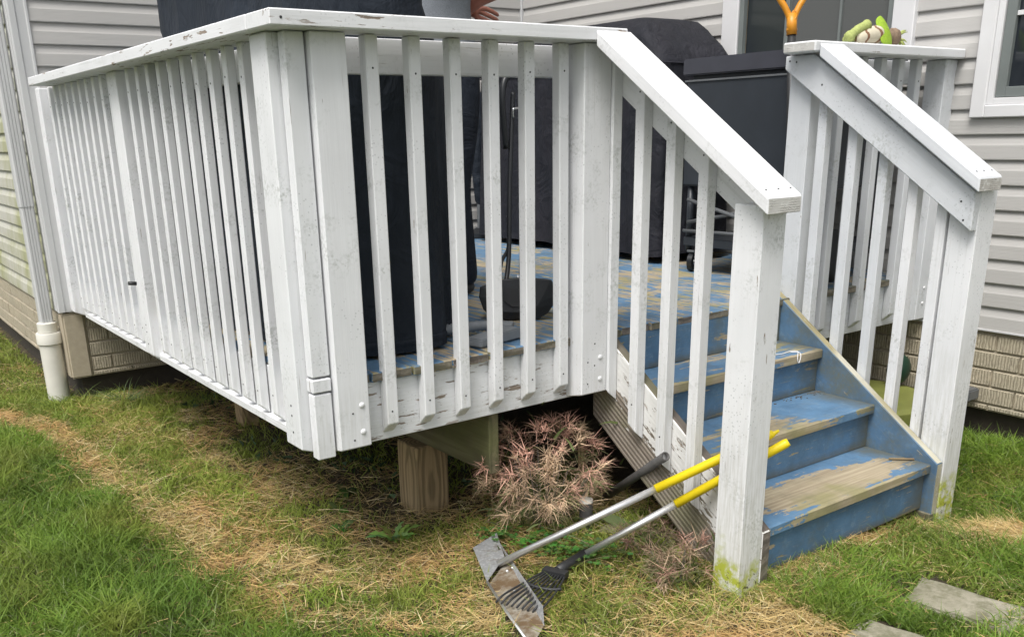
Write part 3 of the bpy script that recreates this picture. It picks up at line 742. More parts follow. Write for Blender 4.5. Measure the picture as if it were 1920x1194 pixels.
def stringer(x0, x1, mats, faces):
    mw = basis((x0, .035, .035-.0), (0, -1, -sl), (1, 0, 0)); inv = mw.inverted()
    top = lambda y: -.005+(y)*sl+.0135
    yb = -.742; H = .345
    poly = [(.033, top(.033)), (yb, top(yb)), (yb, -.712), (-.56, -.742), (-.50, top(-.50)-H), (.033, top(.033)-H)]
    # local frame: X down the slope, Z across the board (up), origin at the lower edge
    o = Vector((x0, .033, top(.033)-H)); X = Vector((0, -1, -sl)).normalized(); Y = Vector((1, 0, 0)); Z = X.cross(Y)
    mw = Matrix((X, Y, Z)).transposed().to_4x4(); mw.translation = o; inv = mw.inverted()
    bm = bmesh.new(); A = [bm.verts.new(inv @ Vector((x0, y, z))) for y, z in poly]; B = [bm.verts.new(inv @ Vector((x1, y, z))) for y, z in poly]
    n = len(poly); f = bm.faces.new(A); f.material_index = faces[0]; f = bm.faces.new(B[::-1]); f.material_index = faces[1]
    for k in range(n):
        f = bm.faces.new((A[k], B[k], B[(k+1) % n], A[(k+1) % n])); f.material_index = faces[2]
    bmesh.ops.recalc_face_normals(bm, faces=bm.faces[:]); bmesh.ops.bevel(bm, geom=bm.edges[:], offset=.003, segments=1, affect='EDGES')
    return mesh_obj('stringer', bm_mesh('stringer', bm), mats, steps, mw)
MAT['peeled_edge'] = paint('peeled_stringer_edge', base=(.50, .48, .39), peel=.40, wood=(.17, .15, .085))
stringer(1.056, 1.096, ['stringer', 'blue_riser', 'grey_wood'], (0, 1, 2))
s2 = stringer(2.024, 2.060, ['blue_stringer', 'grey_wood', 'peeled_edge'], (0, 1, 2))
# foot block below the right newel
box('foot_block', steps, 'grey_wood', 2.02, 2.058, -.742, -.60, -.86, -.70, .004)
# newels
upright(steps, 'newel_post', 'white_moss', .956, -.742, -.80, .462, .098, .100, 'F', 0)
upright(steps, 'newel_post', 'white_moss', 2.062, -.745, -.775, .452, .106, .100, 'F', 0)
rot = board('rotten_foot', steps, 'grey_wood', (2.068, -.739, -.775), (0, 0, -1), (1, 0, 0), .12, .094, .088, .008); rot.matrix_basis = basis((2.068, -.651, -.775), (0, 0, -1), (1, 0, 0))
# hand rails
hsl = (.940-.485)/(.788-.122)
def handrail(x0, x1, ye, mat='white', lift=0., k=hsl):
    za = .942+lift; zb = za-k*(abs(ye)-.1235)
    return skew_box('handrail', steps, [mat, 'end_dark' if x0 > 1.5 else 'end'], x0, x1, -.1235, za, ye, zb, .046, .004, (0, 1, 0, 0, 0, 0))
handrail(.909, 1.049, -.790); handrail(1.985, 2.128, -.772, 'white_grey', 0, .70)
for xx in (.93, .98, 1.03): nail((xx, -.765, .942-hsl*(.765-.1235)+.0008), (0, -.56, .83), .0035)
for xx in (2.01, 2.055, 2.105): nail((xx, -.745, .942-.70*(.745-.1235)+.0008), (0, -.56, .83), .0035)
# rail boards under the hand rails
skew_box('sloping_rail_board', steps, ['white'], 1.054, 1.088, -.082, .922, -.640, .922-hsl*.558, .160, .002)
pr = [(.050, .908), (-.075, .908), (-.745, .908-.70*.67), (-.745, .908-.70*.67-.125), (.050, .862)]
# grain follows the slope: build in a sloping local frame
def sloped_prism(name, mats, poly, x0, x1):
    X = Vector((0, -1, -hsl)).normalized(); Y = Vector((1, 0, 0)); Z = X.cross(Y); o = Vector((x0, poly[0][0], poly[0][1]))
    mw = Matrix((X, Y, Z)).transposed().to_4x4(); mw.translation = o; inv = mw.inverted(); bm = bmesh.new(); n = len(poly)
    A = [bm.verts.new(inv @ Vector((x0, y, z))) for y, z in poly]; B = [bm.verts.new(inv @ Vector((x1, y, z))) for y, z in poly]
    bm.faces.new(A); bm.faces.new(B[::-1])
    for k in range(n): bm.faces.new((A[k], B[k], B[(k+1) % n], A[(k+1) % n]))
    bmesh.ops.recalc_face_normals(bm, faces=bm.faces[:]); bmesh.ops.bevel(bm, geom=bm.edges[:], offset=.003, segments=1, affect='EDGES')
    return mesh_obj(name, bm_mesh(name, bm), mats, steps, mw)
sloped_prism('sloping_rail_board', ['white_grey'], pr, 2.022, 2.058)
for (yy, zz) in ((.03, .89), (.0, .885), (-.70, .41), (-.715, .35), (-.12, .80)): nail((2.0215, yy, zz), (-1, 0, 0), .004)
# balusters of the stair rails: top cut to the slope by running them up inside the rail board's height
def stair_bal(x, y, ztop_line, zbot, m):
    yc = y+BW; zt = ztop_line(yc)-.002; zf = ztop_line(y)-.002
    mw = basis((x, y, zt), (0, 0, -1), (0, 1, 0)); inv = mw.inverted(); bm = bmesh.new()
    P = []
    for (xx, yy, zz) in ((x, y, zf), (x, yc, zt), (x+BW, yc, zt), (x+BW, y, zf)): P.append(bm.verts.new(inv @ Vector((xx, yy, zz))))
    Q = []
    for (xx, yy, zz) in ((x, y, zbot-.004), (x, yc, zbot+.022), (x+BW, yc, zbot-.010), (x+BW, y, zbot-.036)): Q.append(bm.verts.new(inv @ Vector((xx, yy, zz))))
    bm.faces.new(P); bm.faces.new(Q[::-1])
    for k in range(4): bm.faces.new((P[k], Q[k], Q[(k+1) % 4], P[(k+1) % 4]))
    bmesh.ops.recalc_face_normals(bm, faces=bm.faces[:]); bmesh.ops.bevel(bm, geom=bm.edges[:], offset=.002, segments=1, affect='EDGES')
    mesh_obj('baluster', bm_mesh('baluster', bm), m, steps, mw)
under = lambda y: .942-.046-hsl*(abs(y)-.1235) if y < -.1235 else .942-.046
for y, zb in ((-.090, -.195), (-.225, -.305), (-.358, -.385), (-.490, -.480)):
    stair_bal(1.016, y, under, zb, 'white'); nail((1.0155, y+.02, under(y)-.06), (-1, 0, 0)); nail((1.0155, y+.02, zb+.09), (-1, 0, 0))
for y in (-.125, -.262, -.395, -.520, -.635):
    stair_bal(2.062, y, lambda q: .950-.046-hsl*(abs(q)-.1235) if q < -.1235 else .90, -.18+sl*(y+.0)-.02, 'white_moss' if y < -.5 else 'white_grey')
# rail end stub seen between the newels
# nails all together
o = mesh_obj('nail_heads', bm_mesh('nail_heads', bm_nails), 'dark_grey', deck); tag(o, kind='stuff')

# white string on the upper tread
s = tube('string', None, 'vinyl_white', smooth_path([(1.60, -.16, -.1680), (1.72, -.15, -.1675), (1.82, -.185, -.168), (1.88, -.178, -.168), (1.90, -.20, -.167), (1.865, -.228, -.167), (1.855, -.236, -.185), (1.862, -.237, -.20), (1.872, -.236, -.185), (1.885, -.222, -.167), (1.87, -.19, -.167)], 6), .0018, 6)
tag(s, 'thin white string with a loop lying on the upper blue step', 'string')
s = tube('stick', None, 'post_wood', [(1.945, -.60, -.507), (2.010, -.66, -.507)], .0045, 6); tag(s, 'short pale stick on the lowest blue step beside the stringer', 'stick')
# ================================================================== COVERED GRILLS
def resample(poly, n, corner=.12):
    P = [Vector((p[0], p[1])) for p in poly]; m = len(P); pts = []
    for i in range(m):
        a, b, c = P[i-1], P[i], P[(i+1) % m]
        r_ = min(corner, (a-b).length*.45, (c-b).length*.45)
        s0 = b+(a-b).normalized()*r_; s1 = b+(c-b).normalized()*r_
        for t in (0, .25, .5, .75, 1): pts.append(s0*(1-t)**2+b*2*t*(1-t)+s1*t*t)
    d = [0]
    for i in range(len(pts)): d.append(d[-1]+(pts[(i+1) % len(pts)]-pts[i]).length)
    out = []
    for k in range(n):
        s_ = d[-1]*k/n
        i = max(j for j in range(len(pts)) if d[j] <= s_+1e-9); q = pts[i]; w_ = pts[(i+1) % len(pts)]; L = d[i+1]-d[i]
        out.append(q+(w_-q)*((s_-d[i])/L if L > 0 else 0))
    return out
def draped(name, parent, mat, rings, n=140, fold=.012, seed=1, corner=.1):
    """rings = list of (z, polygon, fold factor)"""
    bm = bmesh.new(); rs = []; rr = random.Random(seed); ph = [rr.uniform(0, 6.28) for _ in range(6)]
    for (z, poly, ff) in rings:
        P = resample(poly, n, corner); c = sum(P, Vector((0, 0)))/n; ring = []
        for k, p in enumerate(P):
            t = 2*math.pi*k/n; q = (P[(k+1) % n]-P[k-1]); nn = Vector((q.y, -q.x)).normalized()
            f_ = fold*ff*(math.sin(9*t+ph[0]+z*2)+.6*math.sin(17*t+ph[1]-z*3)+.35*math.sin(31*t+ph[2]+z*5))
            dz = .004*math.sin(7*t+ph[3])*ff
            ring.append(bm.verts.new((p.x+nn.x*f_, p.y+nn.y*f_, z+dz)))
        rs.append(ring)
    for a, b in zip(rs[:-1], rs[1:]):
        for k in range(n): bm.faces.new((a[k], a[(k+1) % n], b[(k+1) % n], b[k])).smooth = True
    bm.faces.new(rs[-1]).smooth = True
    o = mesh_obj(name, bm_mesh(name, bm), mat, parent); return o
def scale_poly(poly, s, c=None, dx=0, dy=0):
    cx = sum(p[0] for p in poly)/len(poly); cy = sum(p[1] for p in poly)/len(poly)
    return [(cx+(p[0]-cx)*s+dx, cy+(p[1]-cy)*s+dy) for p in poly]
pa = [(.13, .11), (.47, .12), (.60, .235), (.80, .52), (.84, 1.24), (.02, 1.26)]
ga = thing('covered_grill', 'tall grill under a blue-black fabric cover just behind the front railing corner', 'covered grill', (.45, .65, 0))
def rel(poly, o): return [(p[0]-o[0], p[1]-o[1]) for p in poly]
pa_ = rel(pa, (.45, .65))
pt_ = rel([(.13, .11), (.47, .12), (.52, .22), (.56, .45), (.60, 1.22), (.02, 1.26)], (.45, .65))
zs = [(.012, 1.0, 1.), (.04, 1.0, 1.), (.20, .992, .9), (.45, .98, .8), (.70, .972, .7), (.88, .985, .45), (1.02, .985, .35), (1.12, .985, .3), (1.19, .975, .2), (1.215, .93, .1), (1.225, .5, 0)]
draped('fabric_cover', ga, 'cover_navy', [(z, scale_poly(pa_ if z < 1.0 else pt_, k), f_) for z, k, f_ in zs], fold=.013, seed=4)
hem = draped('cover_hem', ga, 'cover_navy', [(.034, scale_poly(pa_, 1.004), 1.), (.046, scale_poly(pa_, 1.010), 1.), (.052, scale_poly(pa_, 1.004), 1.)], fold=.013, seed=4)
hem.data.polygons[-1].use_smooth = False
gb = thing('covered_grill', 'wide grill under a charcoal cover against the side wall of the house', 'covered grill', (2.62, 1.65, 0))
pb = [(-.24, -.62), (.30, -.62), (.30, 1.02), (-.18, 1.02), (-.24, .9)]
zs = [(.04, 1.02, 1.), (.10, 1.01, 1.), (.30, 1.0, .9), (.60, .99, .7), (.80, .985, .4), (.93, .985, .2), (.965, .98, .1)]
rings = [(z, scale_poly(pb, k), f_) for z, k, f_ in zs]
lid0 = [(-.24, -.60), (.30, -.60), (.30, .98), (-.24, .98)]
rings += [(.985, [(-.235, -.59), (.30, -.59), (.30, .98), (-.235, .98)], .05), (1.06, [(-.22, -.52), (.30, -.52), (.30, .90), (-.22, .90)], .05),
          (1.14, [(-.185, -.42), (.30, -.42), (.30, .74), (-.185, .74)], .05), (1.185, [(-.13, -.35), (.30, -.35), (.30, .60), (-.13, .60)], .03), (1.205, [(-.02, -.25), (.28, -.25), (.28, .45), (-.02, .45)], 0)]
draped('fabric_cover', gb, 'cover_brown', rings, fold=.014, seed=9, corner=.05)
bm = bmesh.new(); tube_bm(bm, [(-.246, -.60, .962), (-.246, .96, .962)], .004, 6); tube_bm(bm, [(-.236, -.607, .962), (.29, -.607, .962)], .004, 6)
mesh_obj('cover_seam', bm_mesh('cover_seam', bm), 'cover_brown', gb)
# ------------------------------------------------------------------ flat top grill cart
gc = thing('grill_cart', 'dark steel grill cart with hinged lid, open lower frame and casters by the window', 'grill', (2.30, .05, 0))
X0, X1, Y0, Y1 = 0., .55, .03, .76
def gbox(nm, m, *a, **k):
    cx, cy = 2.30, .05; return box(nm, gc, m, a[0]+cx, a[1]+cx, a[2]+cy, a[3]+cy, a[4], a[5], **k)
gbox('lid', 'lid_metal', -.012, .56, .01, .775, .885, .957, bev=.006, segs=2)
gbox('cabinet', 'dark_metal', 0, .55, .03, .76, .40, .862, bev=.008, segs=2)
gbox('lid_hinge', 'dark_metal', .02, .53, .05, .74, .860, .888, bev=.002)
gbox('cabinet_trim', 'tube_grey', -.006, 0.0, .035, .765, .858, .866, bev=.001)
gbox('shelf', 'dark_metal', .0, .55, .05, .74, .125, .165, bev=.004)
for (x, y) in ((.03, .06), (.52, .06), (.03, .73), (.52, .73)): tube('leg', gc, 'dark_metal', [(2.3+x, .05+y, .10), (2.3+x, .05+y, .42)], .016)
tube('cross_brace', gc, 'tube_grey', [(2.29, .12, .20), (2.29, .76, .34)], .009); tube('cross_brace', gc, 'tube_grey', [(2.295, .10, .36), (2.295, .76, .235)], .009)
tube('cross_brace', gc, 'tube_grey', [(2.29, .09, .205), (2.29, .78, .195)], .008)
for (x, y) in ((.03, .70), (.03, .08), (.52, .70)):
    cs = empty_part('caster', gc); X, Y = 2.3+x, .05+y
    bm = bmesh.new(); m = Matrix.Translation((0, 0, 0)) @ Matrix.Rotation(R(90), 4, 'X') @ Matrix.Rotation(R(20), 4, 'Y')
    bmesh.ops.create_cone(bm, cap_ends=True, segments=24, radius1=.045, radius2=.045, depth=.024, matrix=m)
    mesh_obj('caster_wheel', bm_mesh('caster_wheel', bm, True, R(40)), 'black_plastic', cs, Matrix.Translation((X, Y, .046)))
    lathe_o = tube('caster_hub', cs, 'chrome', [(X, Y-.018, .046), (X, Y+.018, .046)], .012)
    box('caster_fork', cs, 'tube_grey', X-.022, X+.022, Y-.022, Y+.022, .092, .104, .003)
# white propane label and tank hint under the cabinet
# ------------------------------------------------------------------ long handled dustpan
dp = thing('dustpan', 'black long-handled dustpan standing on the blue floor behind the front balusters', 'dustpan', (.96, .38, 0))
fr = [(-.135, .120), (-.140, .085), (-.125, .040), (-.090, .004), (.0, .0), (.075, .0), (.112, .020), (.138, .055), (.158, .088), (.128, .140), (.03, .150), (-.06, .142)]
rings = []
for (yy, k_, dz) in ((-.075, 1., 0.), (-.070, .97, .003), (.02, .90, .004), (.028, .86, .008)): rings.append([(x*k_, yy+.25*(z-.07) if False else yy+.18*z, z*k_+dz) for x, z in fr])
bm = bmesh.new(); inner = [(x*.97, -.078+.18*z, z*.97+.002) for x, z in fr]; deep_ = [(x*.6, -.085+.18*z, z*.6+.03) for x, z in fr]
RR = [[bm.verts.new(p) for p in r_] for r_ in (deep_, inner, rings[0], rings[2], rings[3])]
n_ = len(fr)
for a_, b_ in zip(RR[:-1], RR[1:]):
    for k in range(n_): bm.faces.new((a_[k], a_[(k+1) % n_], b_[(k+1) % n_], b_[k]))
bm.faces.new(RR[0]); bm.faces.new(RR[-1][::-1])
o = mesh_obj('pan', bm_mesh('pan', bm), 'black_plastic', dp); o.rotation_euler = (0, 0, R(-35)); o.location = (.035, .02, .002)
bm = bmesh.new(); vs_ = [bm.verts.new(p) for p in ((-.050, -.082, .075), (-.020, -.088, .050), (.050, -.088, .056), (.055, -.074, .112), (-.045, -.074, .118))]; bm.faces.new(vs_)
o = mesh_obj('pan_flap', bm_mesh('pan_flap', bm), 'dark_grey', dp); o.modifiers.new('s', 'SOLIDIFY').thickness = .003; o.rotation_euler = (0, 0, R(-35)); o.location = (.035, .02, .002)
hp = [(.965, .43, .10), (1.015, .47, .22), (1.060, .52, .45), (1.105, .56, .70), (1.12, .57, .80)]
tube('handle_pole', dp, 'black_plastic', smooth_path(hp, 5), .009)
tube('handle_strap', dp, 'black_plastic', smooth_path([(.93, .42, .12), (.965, .45, .20), (1.035, .50, .245), (1.045, .51, .36)], 5), .007)
tube('handle_grip', dp, 'black_plastic', smooth_path([(1.07, .55, .60), (1.055, .55, .76), (1.075, .555, .845), (1.13, .56, .868), (1.185, .565, .845), (1.195, .565, .77), (1.17, .565, .66)], 6), .012)
tube('grip_ring', dp, 'chrome', smooth_path([(1.10, .545, .71), (1.10, .545, .735), (1.112, .545, .742), (1.18, .55, .742)], 5), .004)
tube('grip_ring', dp, 'chrome', [(1.145, .545, .65), (1.175, .55, .69)], .006)
gt = thing('grill_fork', 'steel fork with bright tines hanging by the dustpan handle', 'grill fork', (1.03, .42, .2))
for k in range(4): tube('tine', gt, 'chrome', [(1.022+k*.010, .425, .150), (1.026+k*.009, .425, .072)], .0016, 6)
tube('fork_handle', gt, 'black_plastic', [(1.040, .425, .150), (1.052, .43, .36)], .010)
# grey hose head with ridged hose on the floor
hh = thing('hose_nozzle', 'flat grey plastic nozzle with ridged hose at the front edge of the blue floor', 'hose nozzle', (.68, .09, 0))
bm = bmesh.new()
for (x, w0, h0) in ((-.13, .022, .022), (-.09, .05, .032), (.05, .05, .034), (.10, .03, .03)): pass
prof = [(-.13, .004), (-.125, .030), (.06, .040), (.10, .028), (.10, .004)]
A = [bm.verts.new((x, -.035, z)) for x, z in prof]; B = [bm.verts.new((x, .035, z)) for x, z in prof]
bm.faces.new(A); bm.faces.new(B[::-1])
for k in range(5): bm.faces.new((A[k], B[k], B[(k+1) % 5], A[(k+1) % 5]))
bmesh.ops.recalc_face_normals(bm, faces=bm.faces[:]); bmesh.ops.bevel(bm, geom=bm.edges[:], offset=.004, segments=2, affect='EDGES')
o = mesh_obj('nozzle_body', bm_mesh('nozzle_body', bm), 'grey_plastic', hh); o.rotation_euler = (0, 0, R(12)); o.location = (.01, .0, .0)
pth = smooth_path([(.78, .135, .03), (.72, .20, .032), (.62, .235, .03), (.52, .26, .028), (.40, .33, .028)], 14)
rad = [.020 if i % 2 else .0155 for i in range(len(pth))]
tube('ridged_hose', hh, 'grey_plastic', pth, rad, 12)
# closed umbrella standing in the back corner
um = thing('closed_umbrella', 'rolled dark patio umbrella standing in the far corner of the deck', 'umbrella', (2.50, 2.78, 0))
lathe('rolled_canopy', um, 'cover_navy', 2.50, 2.78, [(.012, .20), (.030, .24), (.045, .40), (.055, .55), (.060, .70), (.05, .80), (.052, .86), (.03, .90)], 14)
lathe('pole', um, 'tube_grey', 2.50, 2.78, [(.018, 0.05), (.018, .22)], 12); lathe('base', um, 'black_plastic', 2.50, 2.78, [(.10, 0.001), (.10, .03), (.03, .06)], 24)
# ------------------------------------------------------------------ snow shovel leaning behind the newel
sh = thing('snow_shovel', 'snow shovel with an amber D-shaped grip leaning behind the right-hand railing', 'shovel', (2.20, .02, 0))
top = Vector((2.262, .22, 1.055)); bot = Vector((2.22, -.0+.12, .22)); ax = (top-bot).normalized()
tube('shaft', sh, 'dark_grey', [bot, top], .0165, 14)
side_v = (rt-ax*rt.dot(ax)).normalized(); side_v = Vector((.80, -.58, 0)); side_v = (side_v-ax*side_v.dot(ax)).normalized(); nv = ax.cross(side_v)
bm = bmesh.new()
def P2(a, b): return top+side_v*a+ax*b
for sgn in (-1, 1):
    path = smooth_path([P2(sgn*.006, -.035), P2(sgn*.010, .015), P2(sgn*.028, .055), P2(sgn*.052, .095), P2(sgn*.060, .145)], 5)
    tube_bm(bm, path, [.016, .0155]+[.0125]*(len(path)-2), 12)
tube_bm(bm, [P2(-.066, .148), P2(.066, .148)], .0135, 12)
tube_bm(bm, [P2(0, -.05), P2(0, .03)], .0205, 14)
g1 = mesh_obj('grip', bm_mesh('grip', bm), 'orange', sh); g1.matrix_basis = Matrix.Translation(-sh.location)
bm = bmesh.new(); c0 = P2(.004, .022)
for k in range(24):
    pass
tube_bm(bm, [c0+side_v*(.010*math.cos(a))+ax*(.016*math.sin(a))-nv*(-.017 if False else .0175)*(-1 if nv.dot(Vector((1, 1, 0))) < 0 else 1) for a in [2*math.pi*k/16 for k in range(17)]], .0022, 6, False)
g2 = mesh_obj('grip_emblem', bm_mesh('grip_emblem', bm), 'orange', sh); g2.matrix_basis = Matrix.Translation(-sh.location)
bm = bmesh.new()
rows = []
for i in range(7):
    a = -.22+.44*i/6
    rows.append([bm.verts.new(bot+side_v*a+ax*b+nv*(.05*(a/.22)**2+.03*((b+.05)/.2)**2)*1.0) for b in (.02, -.06, -.13, -.20)])
for a, b in zip(rows[:-1], rows[1:]):
    for k in range(3): bm.faces.new((a[k], a[k+1], b[k+1], b[k])).smooth = True
o = mesh_obj('blade', bm_mesh('blade', bm), 'black_plastic', sh); o.matrix_basis = Matrix.Translation(-sh.location); o.modifiers.new('s', 'SOLIDIFY').thickness = .004
# ------------------------------------------------------------------ cloth figurine on the rail cap
fg = thing('garden_figurine', 'small lime green cloth figurine lying on its side on the right-hand rail cap', 'figurine', (2.40, -.050, CAPZ))
def blob(nm, mat, pts, rad, n=14): 
    o = tube(nm, fg, mat, [Vector(p)+fg.location for p in pts], rad, n); return o
blob('legs', 'pale_green', smooth_path([(-.165, -.01, .018), (-.145, -.01, .030), (-.09, 0, .052), (-.03, 0, .072)], 4), [.006, .016]+[.020]*3+[.016]*3+[.018]*4+[.022])
blob('legs', 'pale_green', smooth_path([(-.150, .01, .016), (-.12, .01, .022), (-.06, .01, .032)], 4), [.008, .014]+[.016]*7)
blob('tunic', 'chevron', [(-.105, -.005, .020), (-.085, -.005, .024), (-.03, 0, .034), (.03, 0, .038), (.05, 0, .038)], [.008, .021, .030, .037, .034], 18)
bm = bmesh.new()
cp = [[(.015, -.045, .0), (.010, -.030, .05), (.022, .0, .092), (.045, .012, .104)], [(.045, -.052, .002), (.050, -.040, .055), (.060, -.010, .100), (.068, .012, .118)], [(.085, -.050, .0), (.090, -.036, .045), (.086, -.012, .085), (.078, .012, .112)], [(.098, -.03, .002), (.10, -.02, .035), (.094, 0, .065), (.086, .014, .09)]]
cv = [[bm.verts.new(p) for p in r_] for r_ in cp]
for a, b in zip(cv[:-1], cv[1:]):
    for k in range(3): bm.faces.new((a[k], a[k+1], b[k+1], b[k])).smooth = True
o = mesh_obj('cape', bm_mesh('cape', bm), 'lime_cloth', fg); o.modifiers.new('s', 'SOLIDIFY').thickness = .012; mo = o.modifiers.new('d', 'SUBSURF'); mo.levels = 2; mo.render_levels = 2
bm = bmesh.new(); bmesh.ops.create_uvsphere(bm, u_segments=20, v_segments=12, radius=.033)
for v in bm.verts: v.co.x *= 1.15; v.co *= 1+.05*math.sin(v.co.x*520)
mesh_obj('head', bm_mesh('head', bm, True), 'brown_cord', fg).location = (.132, -.01, .034)
bm = bmesh.new()
for k in range(16):
    a = random.uniform(0, 6.28); d = Vector((.6+random.random()*.5, math.cos(a)*.7, math.sin(a)*.7)).normalized(); p = Vector((.158, -.01, .034))+Vector((0, math.cos(a), math.sin(a)))*.014
    tube_bm(bm, [p, p+d*.022, p+d*.036+Vector((0, 0, -.006))], [.005, .004, .001], 6)
mesh_obj('hair_tuft', bm_mesh('hair_tuft', bm), 'pale_green', fg)
# ================================================================== PERSON standing on the deck, seen from the side, hands behind the back
def skin_mesh(name, parent, mat, verts, edges, radii, root=0, sub=2, smooth=True):
    me = bpy.data.meshes.new(name); me.from_pydata(verts, edges, []); o = bpy.data.objects.new(name, me); link(o, parent)
    me.materials.append(MAT[mat])
    sk_ = o.modifiers.new('skin', 'SKIN'); sk_.use_smooth_shade = True; sk_.branch_smoothing = .6
    if not me.skin_vertices:
        bpy.context.view_layer.objects.active = o
    lay = me.skin_vertices[0].data
    for i, r_ in enumerate(radii):
        lay[i].radius = r_ if isinstance(r_, tuple) else (r_, r_)
        lay[i].use_root = (i == root)
    sb = o.modifiers.new('sub', 'SUBSURF'); sb.levels = sub; sb.render_levels = sub
    return o
person = thing('person', 'person in a heather grey t-shirt and dark navy trousers standing with hands behind the back', 'person', (1.125, 1.08, 0))
# local coordinates: facing -X
V = []; RD = []; ED = []
def jv(p, r_, link_to=None):
    V.append(p); RD.append(r_)
    if link_to is not None: ED.append((link_to, len(V)-1))
    return len(V)-1
pel = jv((.02, 0, .94), (.115, .13))
wai = jv((-.01, 0, 1.08), (.11, .125), pel); che = jv((-.02, 0, 1.28), (.095, .125), wai); nec0 = jv((.0, 0, 1.44), (.08, .10), che)
nec = jv((-.005, 0, 1.475), .066, nec0); hd = jv((-.030, 0, 1.555), (.135, .110), nec); hd2 = jv((-.020, 0, 1.69), (.145, .118), hd)
for sg in (-1, 1):
    hip = jv((.02, .085*sg, .84), (.080, .075), pel); kn = jv((-.01+.025*sg, .10*sg, .48), .052, hip); an = jv((.03+.03*sg, .11*sg, .09), .040, kn); ft = jv((-.05+.03*sg, .12*sg, .035), .036, an); toe = jv((-.15+.03*sg, .13*sg, .028), .030, ft)
# arms: shoulder, elbow behind, wrist at the small of the back, then palm and fingers
def arm(sg, elb, wr):
    s_ = jv((.0, .165*sg, 1.395), .052, che); e_ = jv(elb, .042, s_); w_ = jv(wr, .028, e_); return w_
wl_ = arm(1, (.22, .24, 1.22), (.165, .055, 1.155))
wr_ = arm(-1, (.335, -.19, 1.265), (.175, -.055, 1.170))
def hand(w, wr, d, up_, side, n=4):
    d = Vector(d).normalized(); up_ = Vector(up_); up_ = (up_-d*up_.dot(d)).normalized(); nrm_ = d.cross(up_)
    W0 = Vector(wr)
    pm = jv(tuple(W0+d*.045), (.034, .020), w)
    for i, (off, L) in enumerate(((.030, .072), (.010, .080), (-.011, .074), (-.031, .058))):
        p = W0+d*.085+up_*off
        k1 = jv(tuple(p), .0105, pm); k2 = jv(tuple(p+d*L*.45+nrm_*side*.010), .0095, k1); k3 = jv(tuple(p+d*L*.75+nrm_*side*.030), .0085, k2); jv(tuple(p+d*L*.85+nrm_*side*.050), .0072, k3)
    t1 = jv(tuple(W0+d*.035+up_*.045), .0125, pm); t2 = jv(tuple(W0+d*.070+up_*.062+nrm_*side*.01), .0105, t1); jv(tuple(W0+d*.095+up_*.064+nrm_*side*.025), .0085, t2)
hand(wl_, (.165, .055, 1.155), (.75, -.55, -.38), (.30, -.2, 1), -1)
hand(wr_, (.175, -.055, 1.170), (-.35, .7, -.45), (.2, .3, 1), 1)
body = skin_mesh('body', person, 'skin', V, ED, RD, pel, 2)
# clothes
tv = [(.025, 0, .93), (.0, 0, 1.0), (-.015, 0, 1.10), (-.025, 0, 1.28), (.0, 0, 1.43), (0, -.165, 1.395), (.175, -.185, 1.325), (0, .165, 1.395), (.125, .212, 1.30)]
te = [(0, 1), (1, 2), (2, 3), (3, 4), (3, 5), (5, 6), (3, 7), (7, 8)]
skin_mesh('t_shirt', person, 'tee', tv, te, [(.165, .165), (.165, .168), (.165, .180), (.165, .195), (.095, .12), .100, .078, .100, .078], 0, 2)
pv = [(.015, 0, 1.0), (.030, 0, .90), (.03, -.088, .80), (-.035, -.10, .46), (.005, -.11, .10), (.005, -.11, .03), (.03, .088, .80), (.015, .10, .46), (.06, .11, .10), (.06, .11, .03)]
pe_ = [(0, 1), (1, 2), (2, 3), (3, 4), (4, 5), (1, 6), (6, 7), (7, 8), (8, 9)]
skin_mesh('trousers', person, 'denim', pv, pe_, [(.158, .165), (.165, .165), (.125, .118), .092, .076, .078, (.125, .118), .092, .076, .078], 0, 2)
for sg in (-1, 1):
    bm = bmesh.new(); bmesh.ops.create_uvsphere(bm, u_segments=16, v_segments=10, radius=1)
    for v in bm.verts:
        v.co = Vector((v.co.x*.14, v.co.y*.047, max(v.co.z, -.5)*.055+.030)); 
    mesh_obj('shoe', bm_mesh('shoe', bm, True), 'black_plastic', person).location = (-.04+.03*sg, .115*sg, 0)
bm = bmesh.new(); bmesh.ops.create_uvsphere(bm, u_segments=20, v_segments=14, radius=1)
for v in bm.verts: v.co = Vector((v.co.x*.118, v.co.y*.100, v.co.z*.105))
for v in bm.verts:
    if v.co.x < -.03 and v.co.z < .045: v.co *= .80
mesh_obj('hair', bm_mesh('hair', bm, True), 'hair', person).location = (-.005, 0, 1.715)
bm = bmesh.new(); tube_bm(bm, [(-.120, 0, 1.680), (-.146, 0, 1.648), (-.122, 0, 1.638)], [.008, .012, .010], 8)
mesh_obj('nose', bm_mesh('nose', bm), 'skin', person)
for sg in (-1, 1):
    bm = bmesh.new(); bmesh.ops.create_uvsphere(bm, u_segments=10, v_segments=8, radius=.011); mesh_obj('eye', bm_mesh('eye', bm, True), 'black_plastic', person).location = (-.112, .032*sg, 1.682)
    bm = bmesh.new(); bmesh.ops.create_uvsphere(bm, u_segments=10, v_segments=8, radius=1)
    for v in bm.verts: v.co = Vector((v.co.x*.020, v.co.y*.008, v.co.z*.032))
    mesh_obj('ear', bm_mesh('ear', bm, True), 'skin', person).location = (-.01, .082*sg, 1.655)

# ================================================================== THINGS ON THE LAWN
def lerp(a, b, t): return Vector(a)*(1-t)+Vector(b)*t
